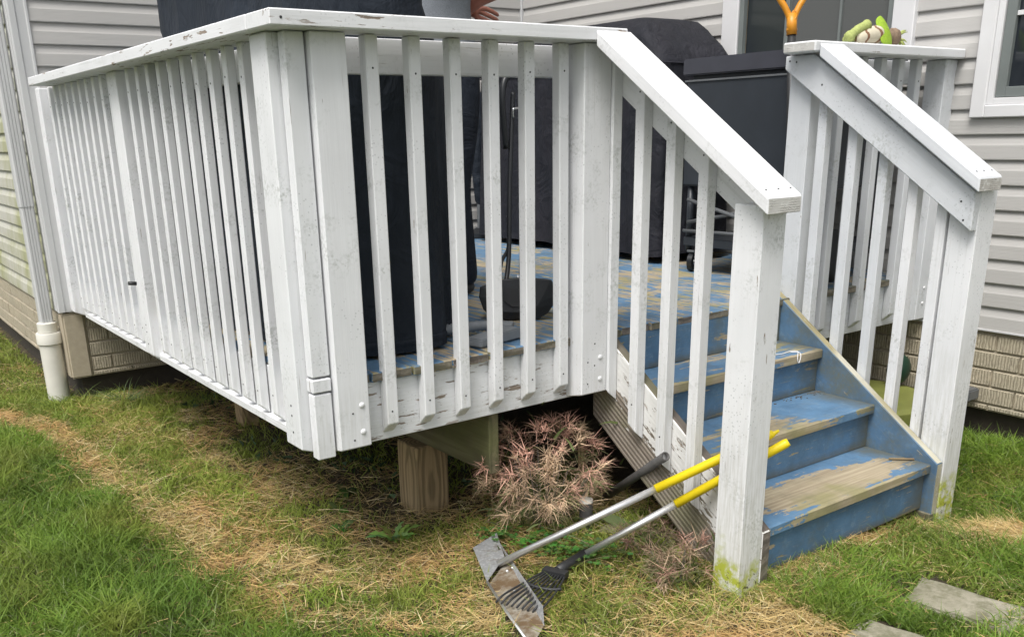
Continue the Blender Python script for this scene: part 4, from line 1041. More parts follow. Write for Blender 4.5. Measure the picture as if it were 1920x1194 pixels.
# scoop
sa, sb_ = Vector((.478, -.168, -.655)), Vector((1.162, -.672, -.229))
sc = thing('yard_scoop', 'long-handled bent metal scoop with a yellow grip, its tray lying on the lawn', 'scoop', tuple(sa))
tube('handle', sc, 'alu', [sa, lerp(sa, sb_, .60)], .0115, 16)
tube('grip', sc, 'yellow', [lerp(sa, sb_, .585), lerp(sa, sb_, .985), sb_], [.0145, .0145, .011], 16)
tube('hang_tab', sc, 'yellow', [lerp(sa, sb_, .985)+Vector((0, 0, -.004)), lerp(sa, sb_, 1.02)], [.010, .004], 10)
def sheet(name, parent, mat, quads, th=.0018):
    bm = bmesh.new(); c = Vector(parent.location)
    for q in quads: bm.faces.new([bm.verts.new(Vector(p)-c) for p in q])
    bmesh.ops.remove_doubles(bm, verts=bm.verts[:], dist=.0005)
    o = mesh_obj(name, bm_mesh(name, bm), mat, parent); m = o.modifiers.new('s', 'SOLIDIFY'); m.thickness = th; m.offset = 0
    return o
A = Vector((.492, -.006, -.662)); B = Vector((.617, .030, -.655)); C_ = Vector((.520, -.146, -.650)); D = Vector((.392, -.228, -.668))
E_ = Vector((.362, -.548, -.668)); F = Vector((.272, -.606, -.676)); G = Vector((.300, -.505, -.678))
bkA = Vector((.545, -.100, -.640)); 
low = Vector((.285, -.540, -.690)); D2 = D+Vector((.006, .004, -.016))
# floor of the tray, lower lip, folded upper end
sheet('tray_floor', sc, 'pan_dirt', [[D2, C_+Vector((.010, -.005, -.012)), E_, F]])
sheet('tray_wall', sc, 'pan', [[C_+Vector((.010, -.005, -.012)), B+Vector((-.02, -.03, -.006)), E_+Vector((.035, .050, .030)), E_]])
sheet('tray_end', sc, 'pan', [[A, B, C_, D]])
tube('tray_lip', sc, 'alu', [D, lerp(D, F, .5)+Vector((-.004, 0, .001)), F], .0045, 8)
def bigrivet(p): 
    bm = bmesh.new(); bmesh.ops.create_uvsphere(bm, u_segments=10, v_segments=6, radius=.0055); o = mesh_obj('rivet', bm_mesh('rivet', bm, True), 'alu', sc); o.location = Vector(p)-sa; return o
n_floor = Vector((0, 0, .006))
def on_floor(u, v): return lerp(lerp(D2, C_+Vector((.010, -.005, -.012)), u), lerp(F, E_, u), v)+n_floor
for u, v in ((.75, .12), (.98, .16), (.62, .40), (.95, .42)): bigrivet(on_floor(u, v))
# hand rake
ra, rb_ = Vector((.735, -.288, -.655)), Vector((1.172, -.722, -.246))
rk = thing('hand_rake', 'long-handled small rake with black tines and a yellow grip lying across the scoop tray', 'rake', tuple(ra))
tube('handle', rk, 'alu', [ra, lerp(ra, rb_, .48)], .0115, 16)
tube('grip', rk, 'yellow', [lerp(ra, rb_, .47), lerp(ra, rb_, .985), rb_], [.0145, .0145, .012], 16)
hub = Vector((.590, -.330, -.652))
tube('socket', rk, 'dark_grey', [ra+(ra-hub).normalized()*.015, lerp(ra, hub, .75), hub], [.0175, .017, .015], 14)
fan = (Vector((.352, -.437, -.655))-hub); fd = fan.normalized(); fs_ = Vector((0, 0, 1)).cross(fd).normalized()
bm = bmesh.new(); c = hub+fd*.012
mm = basis(c, fs_, fd)
vs = box_bm(bm, -.040, .040, -.014, .016, -.010, .010, Matrix.Translation(-ra) @ mm)
mesh_obj('rake_head', bm_mesh('rake_head', bm), 'dark_grey', rk)
for k in range(9):
    t = (k-4)/4
    p0 = c+fs_*t*.035; p1 = c+fs_*t*.055+fd*.095; p2 = c+fs_*t*.068+fd*.190+Vector((0, 0, .005)); p3 = c+fs_*(t*.070-.004)+fd*.222+Vector((0, 0, .001)); p4 = c+fs_*(t*.070-.012)+fd*.232+Vector((0, 0, -.012))
    tube('tine', rk, 'dark_grey', smooth_path([p0, p1, p2, p3, p4], 5), .0034, 7)
tube('tine_brace', rk, 'dark_grey', smooth_path([c+fs_*-.064+fd*.088, c+fs_*-.03+fd*.108, c+fs_*.03+fd*.108, c+fs_*.064+fd*.088], 4), .0055, 8)
# dark pipe leaning on the stringer, white pipe end in the plant
pp = tube('drain_pipe', None, 'pipe_grey', [(1.150, .060, -.665), (1.012, -.372, -.352)], .0155, 20, False); so = pp.modifiers.new('s', 'SOLIDIFY'); so.thickness = .004
tag(pp, 'dark grey plastic pipe end leaning against the stair stringer beside the dead plant', 'pipe')
st = thing('pipe_stub', 'upright black pipe stub with a white cap among the dead plant', 'pipe', (.925, -.085, -.70))
bm = bmesh.new(); bmesh.ops.create_cone(bm, cap_ends=True, segments=24, radius1=.024, radius2=.024, depth=.20); mesh_obj('pipe_body', bm_mesh('pipe_body', bm, True, R(40)), 'pipe_grey', st).location = (0, 0, .02)
bm = bmesh.new(); bmesh.ops.create_cone(bm, cap_ends=True, segments=24, radius1=.025, radius2=.023, depth=.010); mesh_obj('pipe_cap', bm_mesh('pipe_cap', bm, True, R(40)), 'cap_white', st).location = (0, 0, .125)
o = board('stake', None, 'post_wood', (1.04, .10, -.36), (0.02, 0, -1), (1, 0, 0), .40, .030, .018); tag(o, 'weathered wooden stake standing behind the dead plant', 'stake')
# lime tub and green lid behind the steps, pale splash tray
tb = thing('plastic_tub', 'faded lime green round plastic tub on the ground behind the steps', 'tub', (2.82, -.10, -.80))
bm = bmesh.new(); 
lp = [(.285, 0), (.300, .02), (.315, .26), (.325, .275)]
lathe('tub_body', tb, 'tub_side', 2.66, -.02, [(.24, -.80), (.26, -.78), (.275, -.585), (.285, -.575)], 40)
lathe('tub_lid', tb, 'lime_tub', 2.66, -.02, [(.292, -.598), (.297, -.575), (.295, -.528), (.280, -.512), (.24, -.508), (.18, -.514), (.10, -.508), (.02, -.506)], 40)
bm = bmesh.new(); bmesh.ops.create_uvsphere(bm, u_segments=16, v_segments=10, radius=.065)
for v in bm.verts: v.co.z *= 1.1; v.co.y *= .75
mesh_obj('tub_knob', bm_mesh('tub_knob', bm, True), 'dark_green', tb, Matrix.Translation((2.90, -.04, -.43)))
bm = bmesh.new(); vs = box_bm(bm, 2.90, 2.985, -.385, -.30, -.515, -.465); bmesh.ops.bevel(bm, geom=bm.edges[:], offset=.006, segments=2, affect='EDGES')
o = mesh_obj('vent_hood', bm_mesh('vent_hood', bm), 'tube_grey', house, Matrix.Identity(4)); 
# paving stones
def stone(pts, label, th=.05, z=GZ+.008):
    bm = bmesh.new(); c = Vector((sum(p[0] for p in pts)/len(pts), sum(p[1] for p in pts)/len(pts), z)); 
    sub = []
    n = len(pts)
    for i in range(n):
        a = Vector(pts[i]); b = Vector(pts[(i+1) % n]); L = (b-a).length; k = max(2, int(L/.06))
        nn = Vector((b.y-a.y, a.x-b.x)).normalized()
        for j in range(k):
            q = a+(b-a)*j/k; q = q+nn*(.020*(mnoise.noise(Vector((q.x*11, q.y*11, 0))))); sub.append(q)
    T = [bm.verts.new((q.x-c.x, q.y-c.y, .003*mnoise.noise(Vector((q.x*9, q.y*9, 2))))) for q in sub]; Bv = [bm.verts.new((q.x-c.x, q.y-c.y, -th)) for q in sub]
    bm.faces.new(T); bm.faces.new(Bv[::-1]); m = len(sub)
    for k in range(m): bm.faces.new((T[k], Bv[k], Bv[(k+1) % m], T[(k+1) % m]))
    bmesh.ops.recalc_face_normals(bm, faces=bm.faces[:])
    bmesh.ops.bevel(bm, geom=[e for e in bm.edges if abs(e.verts[0].co.z) < .02 and abs(e.verts[1].co.z) < .02], offset=.007, segments=2, affect='EDGES')
    o = mesh_obj('paving_stone', bm_mesh('paving_stone', bm), 'slab'); o.location = c; tag(o, label, 'paving stone', group='paving stones sunk in the lawn'); return o
stone([(1.520, -1.010), (1.335, -1.050), (1.395, -1.345), (1.575, -1.320)], 'square mossy paving stone sunk in the grass right of the left newel')
stone([(1.155, -1.045), (.985, -1.075), (1.02, -1.36), (1.22, -1.32)], 'paving stone half hidden by grass at the bottom edge of the photo')
stone([(1.60, -1.34), (1.41, -1.355), (1.42, -1.62), (1.64, -1.60)], 'paving stone of which only a corner shows at the bottom right')
STONES = [(1.335, 1.565, -1.30, -1.01), (.985, 1.22, -1.36, -1.045), (1.41, 1.64, -1.62, -1.34)]

# ================================================================== PLANTS
def blades(name, base, direc, length, width, bend, cols, mat='grass', nseg=3, colour_tip=1.25, parent=None):
    """ribbon blades as one mesh; base Nx3, direc Nx3 unit, bend Nx3 added quadratically, cols Nx3"""
    N = len(base); side = np.cross(direc, rng.normal(size=(N, 3))); side /= np.linalg.norm(side, axis=1)[:, None]+1e-9
    ts = np.linspace(0, 1, nseg+1); co = np.zeros((N, 2*nseg+1, 3)); cc = np.zeros((N, 2*nseg+1, 4)); cc[..., 3] = 1
    for i, t in enumerate(ts):
        c = base+direc*(length*t)[:, None]+bend*((length*t*t)[:, None])
        wv = side*(width*(1-t**1.6)*.5)[:, None]
        k = 1+(colour_tip-1)*t
        if i < nseg:
            co[:, 2*i] = c-wv; co[:, 2*i+1] = c+wv; cc[:, 2*i, :3] = cols*k; cc[:, 2*i+1, :3] = cols*k
        else: co[:, 2*i] = c; cc[:, 2*i, :3] = cols*k
    V_ = 2*nseg+1; off = (np.arange(N)*V_)[:, None]
    loops = []; tot = []
    quad = np.array([[2*i, 2*i+1, 2*i+3, 2*i+2] for i in range(nseg-1)]).reshape(-1); tri = np.array([2*nseg-2, 2*nseg-1, 2*nseg])
    per = np.concatenate([quad, tri]); L = (off+per[None, :]).reshape(-1)
    szs = np.tile(np.array([4]*(nseg-1)+[3]), N); starts = np.concatenate([[0], np.cumsum(szs)[:-1]])
    me = bpy.data.meshes.new(name); me.vertices.add(N*V_); me.vertices.foreach_set('co', co.reshape(-1).astype(np.float32))
    me.loops.add(len(L)); me.loops.foreach_set('vertex_index', L.astype(np.int32))
    me.polygons.add(len(szs)); me.polygons.foreach_set('loop_start', starts.astype(np.int32)); me.polygons.foreach_set('loop_total', szs.astype(np.int32))
    ca = me.color_attributes.new('col', 'FLOAT_COLOR', 'POINT'); ca.data.foreach_set('color', cc.reshape(-1).astype(np.float32))
    me.update(calc_edges=True); me.materials.append(MAT[mat])
    o = bpy.data.objects.new(name, me); link(o, parent); return o
PATH = np.array([(-3.5, 4.6), (-1.2, 3.5), (-.62, 3.02), (-.41, 2.60), (-.335, 1.90), (-.294, 1.30), (-.255, .80), (-.235, .45), (-.20, .15), (-.12, -.06), (.04, -.24), (.30, -.50), (.62, -.86), (1.0, -1.15), (1.1, -2.8)])
def path_dist(x, y):
    """signed distance to the bare strip; positive on the deck side"""
    best = np.full(x.shape, 1e9); sg = np.zeros(x.shape)
    for (a, b) in zip(PATH[:-1], PATH[1:]):
        d = b-a; L2 = d@d; t = np.clip(((x-a[0])*d[0]+(y-a[1])*d[1])/L2, 0, 1); px, py = a[0]+d[0]*t, a[1]+d[1]*t
        dist = np.hypot(x-px, y-py); s_ = np.sign((x-a[0])*(-d[1])+(y-a[1])*d[0]); m = dist < best; best[m] = dist[m]; sg[m] = s_[m]
    return best*sg
def lawn(N, x0, x1, y0, y1):
    x = rng.uniform(x0, x1, N); y = rng.uniform(y0, y1, N)
    s = path_dist(x, y)
    n1 = vnoise(x, y, 5, 11); n2 = vnoise(x, y, 14, 12); n3 = vnoise(x, y, 32, 13); nz = .5*n1+.3*n2+.2*n3
    gr = np.where(s < -.02, .97, 0.0)                                        # lush lawn
    wstrip = np.where(y > 1.1, .12, np.where(y > .5, .20, .28))
    gr = np.where((s >= -.02) & (s < wstrip), .14+.38*(n2 > .58), gr)       # straw strip
    gr = np.where(s >= wstrip, .74, gr)
    gr = np.where((s >= wstrip) & (y > 2.2), .85, gr)
    gr = np.where((s > -.12) & (s < -.02), .97-.6*np.clip((s+.12)/.1, 0, 1)*(n2 > .45), gr)
    gr = np.where((y < .10) & (s > .05) & (x < .75), .42+.35*(n1 > .55), gr)
    gr = np.where((x > .45) & (x < 1.0) & (y < -.22) & (y > -.75), .70, gr)
    gr = np.where((x > 1.04) & (y < -.70), .92, gr)                         # green grass in front of and right of the steps
    gr = np.where((x > 1.9) & (y < .6), .95, gr)
    gr = gr+(nz-.5)*1.1*np.where(gr > .9, .25, 1)
    mound = np.exp(-(((x-2.05)**2+(y+1.0)**2)/.028)); gr = gr-mound*1.4
    step = (x > 1.06) & (x < 2.02) & (y > -.78) & (y < -.66); gr = np.where(step & (n2 > .4), .15, gr)
    front = (x > 1.03) & (x < 1.35) & (y > -.86) & (y < -.70); gr = np.where(front & (n3 > .4), .2, gr)
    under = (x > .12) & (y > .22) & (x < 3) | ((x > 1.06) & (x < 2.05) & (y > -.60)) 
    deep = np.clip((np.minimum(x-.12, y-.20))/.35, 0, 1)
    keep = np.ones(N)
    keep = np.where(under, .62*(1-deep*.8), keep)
    keep = np.where((x > .4) & (x < .80) & (y > -.02) & (y < .45), keep*.75, keep)
    for (a, b, c, d) in STONES:
        m_ = .034*n3+.012*(n1 > .5); ins = (x > a+m_) & (x < b-m_) & (y > c+m_) & (y < d-m_); keep = np.where(ins, 0, keep)
    keep = np.where((x > .545) & (x < .69) & (y > .42) & (y < .58), 0, keep)
    tt = np.clip(((x-.55)*(-.24)+(y+.04)*(-.53))/(.24**2+.53**2), 0, 1); keep = np.where(np.hypot(x-(.55-.24*tt), y-(-.04-.53*tt)) < .052, 0, keep)
    keep = np.where((x > WX-.0), 0, keep); keep = np.where((x > CX-.0) & (y > WY+.04), 0, keep)
    keep = np.where((x > .965) & (x < 1.05) & (y > -.74) & (y < -.645), 0, keep)
    keep = keep*(.75+.5*(n3 > .35))
    k = rng.random(N) < keep
    x, y, s, gr, nz, deep, under = [q[k] for q in (x, y, s, gr, nz, deep, under)]
    gr = np.where(under, np.clip(.25+.75*(vnoise(x, y, 6, 21) > .58), 0, 1), gr)
    N = len(x); isg = rng.random(N) < np.clip(gr, 0, 1)
    lush = ((s < -.02) | ((x > 1.04) & (y < -.68)) | (x > 2.05))
    tall = np.clip((vnoise(x, y, 4.2, 31)-.35)*1.6, 0, 1)
    L = np.where(isg, rng.uniform(.028, .060, N)+.045*tall*lush+.045*(rng.random(N) < .10), rng.uniform(.025, .075, N))
    lean = np.where(isg, rng.uniform(.08, .70, N), rng.uniform(1.2, 6, N)); ang = rng.uniform(0, 2*np.pi, N)+2.2*vnoise(x, y, 3, 41)
    for (a, b, c, e) in STONES:
        nr = (x > a-.05) & (x < b+.05) & (y > c-.05) & (y < e+.02); L = np.where(nr, L*.62, L)
    d = np.stack([np.cos(ang)*lean, np.sin(ang)*lean, np.ones(N)], 1); d /= np.linalg.norm(d, axis=1)[:, None]
    bend = np.stack([np.cos(ang)*rng.uniform(.1, .7, N), np.sin(ang)*rng.uniform(.1, .7, N), -rng.uniform(.05, .45, N)], 1)
    bend[~isg, 2] *= .3
    z = ground_z(x, y)+np.where(isg, 0, rng.uniform(0, .022, N))
    base = np.stack([x, y, z], 1)
    g0 = np.array([.115, .205, .024]); g1 = np.array([.215, .300, .045]); g2 = np.array([.065, .130, .024]); st0 = np.array([.62, .47, .21]); st1 = np.array([.38, .28, .13]); st2 = np.array([.66, .56, .33])
    u = rng.random(N)[:, None]; v = np.clip(vnoise(x, y, 3.1, 51)+rng.normal(0, .2, N), 0, 1)[:, None]
    cg = (g0*(1-u)+g1*u)*(1-v*.6)+g2*(v*.6); cg = np.where(rng.random(N)[:, None] < .07, np.array([.20, .25, .10]), cg)
    yel = np.clip((s+.02)/.3, 0, 1)*((x < 1.04) | (y > -.7))*(x < 1.9); cg = cg*(1-.45*yel[:, None])+np.array([.29, .31, .060])*(.45*yel[:, None])
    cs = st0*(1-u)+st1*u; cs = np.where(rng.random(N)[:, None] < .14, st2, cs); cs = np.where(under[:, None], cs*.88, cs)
    tanp = (vnoise(x, y, 6, 61) > .55)[:, None]; cs = np.where(tanp, cs*np.array([1.0, .90, .86]), cs)
    bri = .52+.75*vnoise(x, y, 9, 81)*.6+.75*vnoise(x, y, 3.3, 82)*.5
    cg = cg*bri[:, None]; warm = np.clip((vnoise(x, y, 5.5, 83)-.5)*2.4, 0, 1)[:, None]; cg = cg*(1-warm*.5)+np.array([.26, .27, .055])*(warm*.5)
    cols = np.where(isg[:, None], cg, cs)
    wd = np.where(isg, rng.uniform(.0026, .0050, N), rng.uniform(.0016, .0034, N))
    return base, d, L, wd, bend, cols
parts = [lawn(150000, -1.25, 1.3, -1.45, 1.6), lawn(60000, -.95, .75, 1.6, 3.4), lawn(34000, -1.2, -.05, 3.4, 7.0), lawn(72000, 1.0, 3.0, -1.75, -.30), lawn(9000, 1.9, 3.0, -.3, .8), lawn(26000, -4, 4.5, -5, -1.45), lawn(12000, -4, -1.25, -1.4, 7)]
cat_ = [np.concatenate([p[i] for p in parts]) for i in range(6)]
o = blades('lawn_grass', cat_[0], cat_[1], cat_[2], cat_[3], cat_[4], cat_[5], nseg=2); tag(o, 'patchy lawn of green and straw-coloured grass around the deck', 'grass', 'stuff')
# taller loose blades: clumps by the downspout, stair foot, newels, and long straws
def clump(name, x, y, n, L, spread, cols, lean=.8, label=None, cat='grass tuft', w=.0035, group=None, z0=None):
    ang = rng.uniform(0, 2*np.pi, n); r_ = np.abs(rng.normal(0, spread, n)); bx = np.cos(ang)*r_; by = np.sin(ang)*r_
    ln = rng.uniform(.2, 1, n)*lean; a2 = ang+rng.normal(0, .5, n)
    d = np.stack([np.cos(a2)*ln, np.sin(a2)*ln, np.ones(n)], 1); d /= np.linalg.norm(d, axis=1)[:, None]
    bend = np.stack([np.cos(a2)*.45, np.sin(a2)*.45, -rng.uniform(.2, .8, n)], 1); LL = rng.uniform(.5, 1, n)*L
    z = float(ground_z(x, y)) if z0 is None else z0
    c0, c1 = np.array(cols[0]), np.array(cols[1]); u = rng.random(n)[:, None]
    o = blades(name, np.stack([bx, by, np.full(n, -.005)], 1), d, LL, rng.uniform(.6, 1.2, n)*w, bend, c0*(1-u)+c1*u, nseg=4)
    o.location = (x, y, z); tag(o, label, cat, 'stuff', group); return o
GR = ((.10, .17, .035), (.17, .24, .06)); DG = ((.05, .10, .03), (.10, .16, .05)); SR = ((.42, .33, .17), (.26, .19, .10)); 
clump('grass_tuft', .11, 2.78, 90, .24, .035, ((.10, .16, .06), (.17, .23, .11)), 1.3, 'large arching tuft of long grass in front of the tan brick panel corner')
clump('grass_tuft', -.20, 2.90, 60, .17, .04, GR, 1.0, 'loose tuft of tall grass in front of the cream drain pipe')
clump('grass_tuft', .42, 2.50, 60, .12, .03, DG, 1.0, 'dark green tuft in the shade below the left railing')
clump('grass_tuft', -.24, 3.35, 70, .16, .05, GR, .9, 'tuft of grass growing behind the drain pipe at the far wall')
clump('grass_tuft', 1.12, -.80, 42, .15, .012, GR, .8, 'upright green blades at the foot of the left newel')
clump('grass_tuft', 1.40, -.85, 70, .13, .07, GR, .9, 'tall green tuft in front of the lowest riser')
clump('grass_tuft', 1.66, -.80, 60, .13, .06, GR, .9, 'green tuft under the right part of the lowest riser')
clump('grass_tuft', 2.55, -.62, 80, .13, .12, DG, .9, 'dark grass growing against the brick wall on the right')
clump('grass_tuft', .82, -.56, 60, .17, .05, ((.17, .25, .05), (.24, .30, .08)), .7, 'tall bright green grass behind the hand rake')
clump('grass_tuft', .60, -.52, 60, .12, .07, ((.17, .25, .05), (.24, .30, .08)), .8, 'bright green tuft in front of the rake tines')
clump('grass_tuft', .15, -.35, 40, .09, .05, GR, .9, 'small green tuft in the dry straw patch')
clump('grass_tuft', 1.00, .10, 30, .30, .02, SR, 1.2, 'long dry straws sticking out around the capped pipe stub')
clump('grass_tuft', .20, .88, 34, .16, .10, SR, 2.2, 'pale dry stalks scattered below the left railing')
clump('grass_tuft', .95, -.36, 90, .26, .07, ((.23, .20, .12), (.14, .13, .08)), 1.6, 'grey-brown dead stalks against the raw stringer')
for i_, (x_, y_) in enumerate([(-.62, .55), (-.45, 1.15), (-.78, 1.6), (-.55, 2.2), (-.70, .95)]):
    clump('grass_tuft', x_, y_, 60, .085, .035, ((.16, .26, .04), (.27, .36, .08)), .9, ['bright taller tuft in the lush lawn at the lower left', 'taller green tuft in the left lawn just beside the straw strip', 'yellow-green tuft near the left edge of the lawn', 'upper tuft of the left lawn below the drain pipe', 'rounded tuft in the middle of the left lawn'][i_], w=.0032)
# long straws lying on the lawn
N = 150; x = rng.uniform(-.6, 1.0, N); y = rng.uniform(-.7, 2.4, N); s = path_dist(x, y); k = (s > -.05); x, y = x[k], y[k]; N = len(x); a = rng.uniform(0, 6.28, N)
d = np.stack([np.cos(a), np.sin(a), rng.uniform(.0, .25, N)], 1); d /= np.linalg.norm(d, axis=1)[:, None]; bend = np.stack([rng.normal(0, .35, N), rng.normal(0, .35, N), -rng.uniform(0, .2, N)], 1)
o = blades('long_straws', np.stack([x, y, ground_z(x, y)+.022], 1), d, rng.uniform(.06, .17, N), rng.uniform(.002, .0034, N), bend, np.tile(np.array([.55, .45, .26]), (N, 1))*rng.uniform(.7, 1.1, (N, 1)), 'litter', 4, 1.0); tag(o, 'long pale straws lying over the lawn', 'straw', 'stuff')
# dead spiky plants
def spiky(x, y, w, h, n_tuft, label, seed=0, zbase=None, sc_=1.0, dim=1.0):
    r = np.random.default_rng(seed); B_, D_, L_, W_, Bd, C__ = [], [], [], [], [], []
    stems = []
    z = float(ground_z(x, y)) if zbase is None else zbase
    pl = thing('dead_plant', label, 'plant', (x, y, z))
    bm = bmesh.new()
    for i in range(n_tuft):
        for _ in range(20):
            p = r.uniform(-1, 1, 3)
            q = np.array([p[0]*w, p[1]*w*.75, h*(.10+.90*(p[2]*.5+.5))])
            e = (p[0]**2+p[1]**2+((p[2]))**2)
            if .45 < e < 1.10: break
        q[2] *= 1+.25*mnoise.noise(Vector((q[0]*9, q[1]*9, seed)))
        stems.append(q)
        base0 = Vector((q[0]*.25, q[1]*.25, 0)); mid = Vector((q[0]*.65, q[1]*.65, q[2]*.55))
        if i % 5 == 0: tube_bm(bm, smooth_path([base0, mid, Vector(q)], 3), [.004*sc_, .0038*sc_, .0035*sc_, .003*sc_, .003*sc_, .0026*sc_, .002*sc_], 5)
        m = r.integers(26, 46); out = q/np.linalg.norm(q-np.array([0, 0, h*.3])+1e-6); out = (q-np.array([0, 0, h*.25])); out /= np.linalg.norm(out)
        dd = r.normal(size=(m, 3))+out*.9; dd /= np.linalg.norm(dd, axis=1)[:, None]
        B_.append(np.tile(q, (m, 1))+dd*.004+r.normal(0, .006, (m, 3))-out*(r.uniform(0, .05, (m, 1))*(r.random((m, 1)) < .25))); D_.append(dd); L_.append(r.uniform(.024, .066, m)*sc_); W_.append(r.uniform(.0017, .0031, m)*sc_)
        Bd.append(np.stack([r.normal(0, .35, m), r.normal(0, .35, m), -r.uniform(-.1, .5, m)], 1))
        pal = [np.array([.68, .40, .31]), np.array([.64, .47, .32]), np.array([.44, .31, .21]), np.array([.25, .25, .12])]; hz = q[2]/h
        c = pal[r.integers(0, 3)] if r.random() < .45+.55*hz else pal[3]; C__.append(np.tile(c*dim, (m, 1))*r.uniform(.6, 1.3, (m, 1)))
    mesh_obj('stems', bm_mesh('stems', bm), 'grey_wood', pl)
    o = blades('needles', np.concatenate(B_), np.concatenate(D_), np.concatenate(L_), np.concatenate(W_), np.concatenate(Bd), np.concatenate(C__), 'litter', 2, 1.25, pl); tag(o, kind='stuff')
    # inner green leaves
    n = int(n_tuft*2.2); p = r.normal(0, .45, (n, 3)); bb = np.stack([p[:, 0]*w, p[:, 1]*w*.7, np.abs(p[:, 2])*h*.8], 1); dd = r.normal(size=(n, 3)); dd[:, 2] = np.abs(dd[:, 2]); dd /= np.linalg.norm(dd, axis=1)[:, None]
    o = blades('leaves', bb, dd, r.uniform(.04, .10, n), r.uniform(.006, .011, n), np.stack([np.zeros(n), np.zeros(n), -np.ones(n)*.4], 1), np.tile(np.array([.075, .095, .030]), (n, 1))*r.uniform(.6, 1.4, (n, 1)), 'grass', 3, 1.2, pl); tag(o, kind='stuff')
    return pl
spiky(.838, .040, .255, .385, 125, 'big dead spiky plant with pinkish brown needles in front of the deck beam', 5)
spiky(.895, -.56, .13, .14, 30, 'small dead spiky plant left of the left newel', 6, dim=.62)  # shade put into the needles by a darker palette
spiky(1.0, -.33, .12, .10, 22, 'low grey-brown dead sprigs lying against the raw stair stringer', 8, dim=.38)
# broad leaved weeds: clover, dandelion
def leaf_weed(x, y, n, L, w, label, cat, col, seed=0, up=.5, tri=False, spread=.0, lobed=False):
    r = np.random.default_rng(seed); bm = bmesh.new(); cl = bm.loops.layers.color.new('c0') if False else None
    me = None; vs_all = []
    cols = []
    for i in range(n):
        a = r.uniform(0, 6.28); el = r.uniform(.15, .9)*up; o_ = Vector((r.normal(0, spread), r.normal(0, spread), r.uniform(0, .01))) if spread else Vector((0, 0, .004+.001*i))
        d = Vector((math.cos(a), math.sin(a), el)).normalized(); sd_ = Vector((-math.sin(a), math.cos(a), r.normal(0, .25))).normalized(); l_ = L*r.uniform(.5, 1); ww = w*r.uniform(.7, 1.1)
        c = [k*float(r.uniform(.7, 1.35)) for k in col]
        if tri:
            h = r.uniform(.02, .05); cpt = o_+Vector((0, 0, h))
            for k in range(3):
                b = a+k*2.094; e1 = Vector((math.cos(b), math.sin(b), .15)); e2 = Vector((-math.sin(b), math.cos(b), .05)); q = [cpt, cpt+e1*l_*.55+e2*ww*.5, cpt+e1*l_+e2*ww*.28, cpt+e1*l_*.92, cpt+e1*l_-e2*ww*.28, cpt+e1*l_*.55-e2*ww*.5]
                vs_all.append((q, c))
        else:
            st_ = 7; left_, right_ = [], []
            for j in range(st_+1):
                t = j/st_; p = o_+d*l_*t+Vector((0, 0, -.45*l_*t*t)); wd = ww*.5*(math.sin(math.pi*min(t*.92+.08, 1))**.8)
                if lobed: wd *= 1.25 if j % 2 else .45
                left_.append(p+sd_*wd); right_.append(p-sd_*wd)
            for j in range(st_): vs_all.append(([left_[j], left_[j+1], right_[j+1], right_[j]], c))
    def mk(items, name, parent=None):
        verts, faces, cc = [], [], []
        for q, c in items:
            b = len(verts); verts += [tuple(p) for p in q]; faces.append(list(range(b, b+len(q)))); cc += [c]*len(q)
        me = bpy.data.meshes.new(name); me.from_pydata(verts, [], faces); ca = me.color_attributes.new('col', 'FLOAT_COLOR', 'POINT')
        ca.data.foreach_set('color', np.array([list(c)+[1] for c in cc], dtype=np.float32).reshape(-1)); me.materials.append(MAT['grass'])
        return link(bpy.data.objects.new(name, me), parent)
    loc = (x, y, float(ground_z(x, y))+.004)
    if tri or n < 3:
        o = mk(vs_all, 'clover_patch' if tri else 'fallen_leaf'); o.location = loc; tag(o, label, cat, 'stuff' if tri else None); return o
    t_ = thing('weed', label, cat, loc)
    for i in range(n): mk(vs_all[i*7:(i+1)*7], 'leaf', t_)
    return t_
def clover(x, y, s, n, seed, label): return leaf_weed(x, y, n, .013, .014, label, 'clover', (.075, .165, .035), seed, tri=True, spread=s)
clover(.70, -.12, .055, 150, 1, 'patch of green clover between the scoop handle and the dead plant'); clover(.76, -.27, .055, 130, 2, 'patch of green clover between the two yellow-gripped handles')
clover(.62, .02, .035, 70, 3, 'patch of clover just above the bent end of the scoop tray')
leaf_weed(.340, .262, 12, .17, .032, 'dandelion-like weed with lobed upright leaves left of the wooden support post', 'weed', (.17, .30, .09), 4, 1.9, lobed=True)
leaf_weed(.245, .46, 9, .10, .028, 'broad-leaved weed in the shade below the corner post', 'weed', (.065, .14, .035), 5, 1.0, lobed=True)
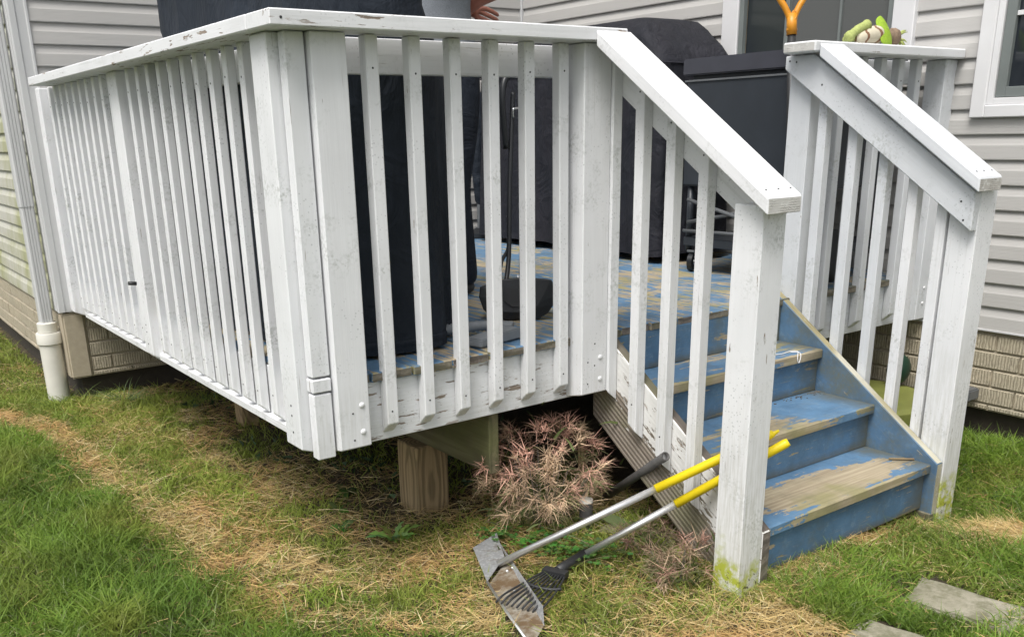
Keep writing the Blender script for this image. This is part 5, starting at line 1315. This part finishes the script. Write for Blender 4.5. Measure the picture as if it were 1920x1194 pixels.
leaf_weed(.43, .80, 10, .08, .03, 'small leafy weed deeper under the deck', 'weed', (.055, .12, .035), 6, 1.0)
leaf_weed(.30, .62, 8, .09, .024, 'narrow-leaved weed behind the lobed weed', 'weed', (.08, .17, .04), 7, 1.4)
leaf_weed(1.04, -.16, 7, .16, .045, 'large drooping grey-green leaves beside the capped pipe stub', 'weed', (.13, .16, .07), 8, 1.1)
leaf_weed(-.235, .27, 7, .045, .018, 'tiny pale weed at the edge of the straw strip', 'weed', (.15, .24, .09), 9, .5)
# low weeds under the deck (ivy-like mass)
N = 900; x = rng.uniform(.30, 1.6, N); y = rng.uniform(.55, 2.6, N); k = vnoise(x, y, 4, 71) > .52; x, y = x[k], y[k]; N = len(x)
d = rng.normal(size=(N, 3)); d[:, 2] = np.abs(d[:, 2])*.6; d /= np.linalg.norm(d, axis=1)[:, None]
o = blades('shade_weeds', np.stack([x, y, ground_z(x, y)+rng.uniform(0, .05, N)], 1), d, rng.uniform(.02, .05, N), rng.uniform(.010, .020, N), np.zeros((N, 3)), np.tile(np.array([.05, .085, .04]), (N, 1))*rng.uniform(.5, 1.6, (N, 1)), 'grass', 3); tag(o, 'low leafy weeds growing in the shade under the deck', 'weeds', 'stuff')
# crumbs on the treads
bm = bmesh.new()
for k in range(70):
    kk = random.choice((1, 2, 2, 2)); yb = .015-(kk-1)*RUN+.01-abs(random.gauss(0, .016)); xx = 2.018-abs(random.gauss(0, .12)); zz = -kk*RISE+.002
    m = Matrix.Translation((xx, yb-.004, zz)) @ Matrix.Rotation(random.uniform(0, 6), 4, 'Z') @ Matrix.Diagonal((random.uniform(.002, .010), random.uniform(.001, .003), random.uniform(.001, .003), 1))
    bmesh.ops.create_cube(bm, size=1, matrix=m)
o = mesh_obj('leaf_crumbs', bm_mesh('leaf_crumbs', bm), 'grey_wood'); tag(o, 'crumbs of leaves and dirt in the corners of the blue steps', 'debris', 'stuff')
s = leaf_weed(2.10, -1.09, 2, .035, .02, 'small pale dry leaf on the brown mound right of the right newel', 'leaf', (.42, .42, .38), 15, .3)
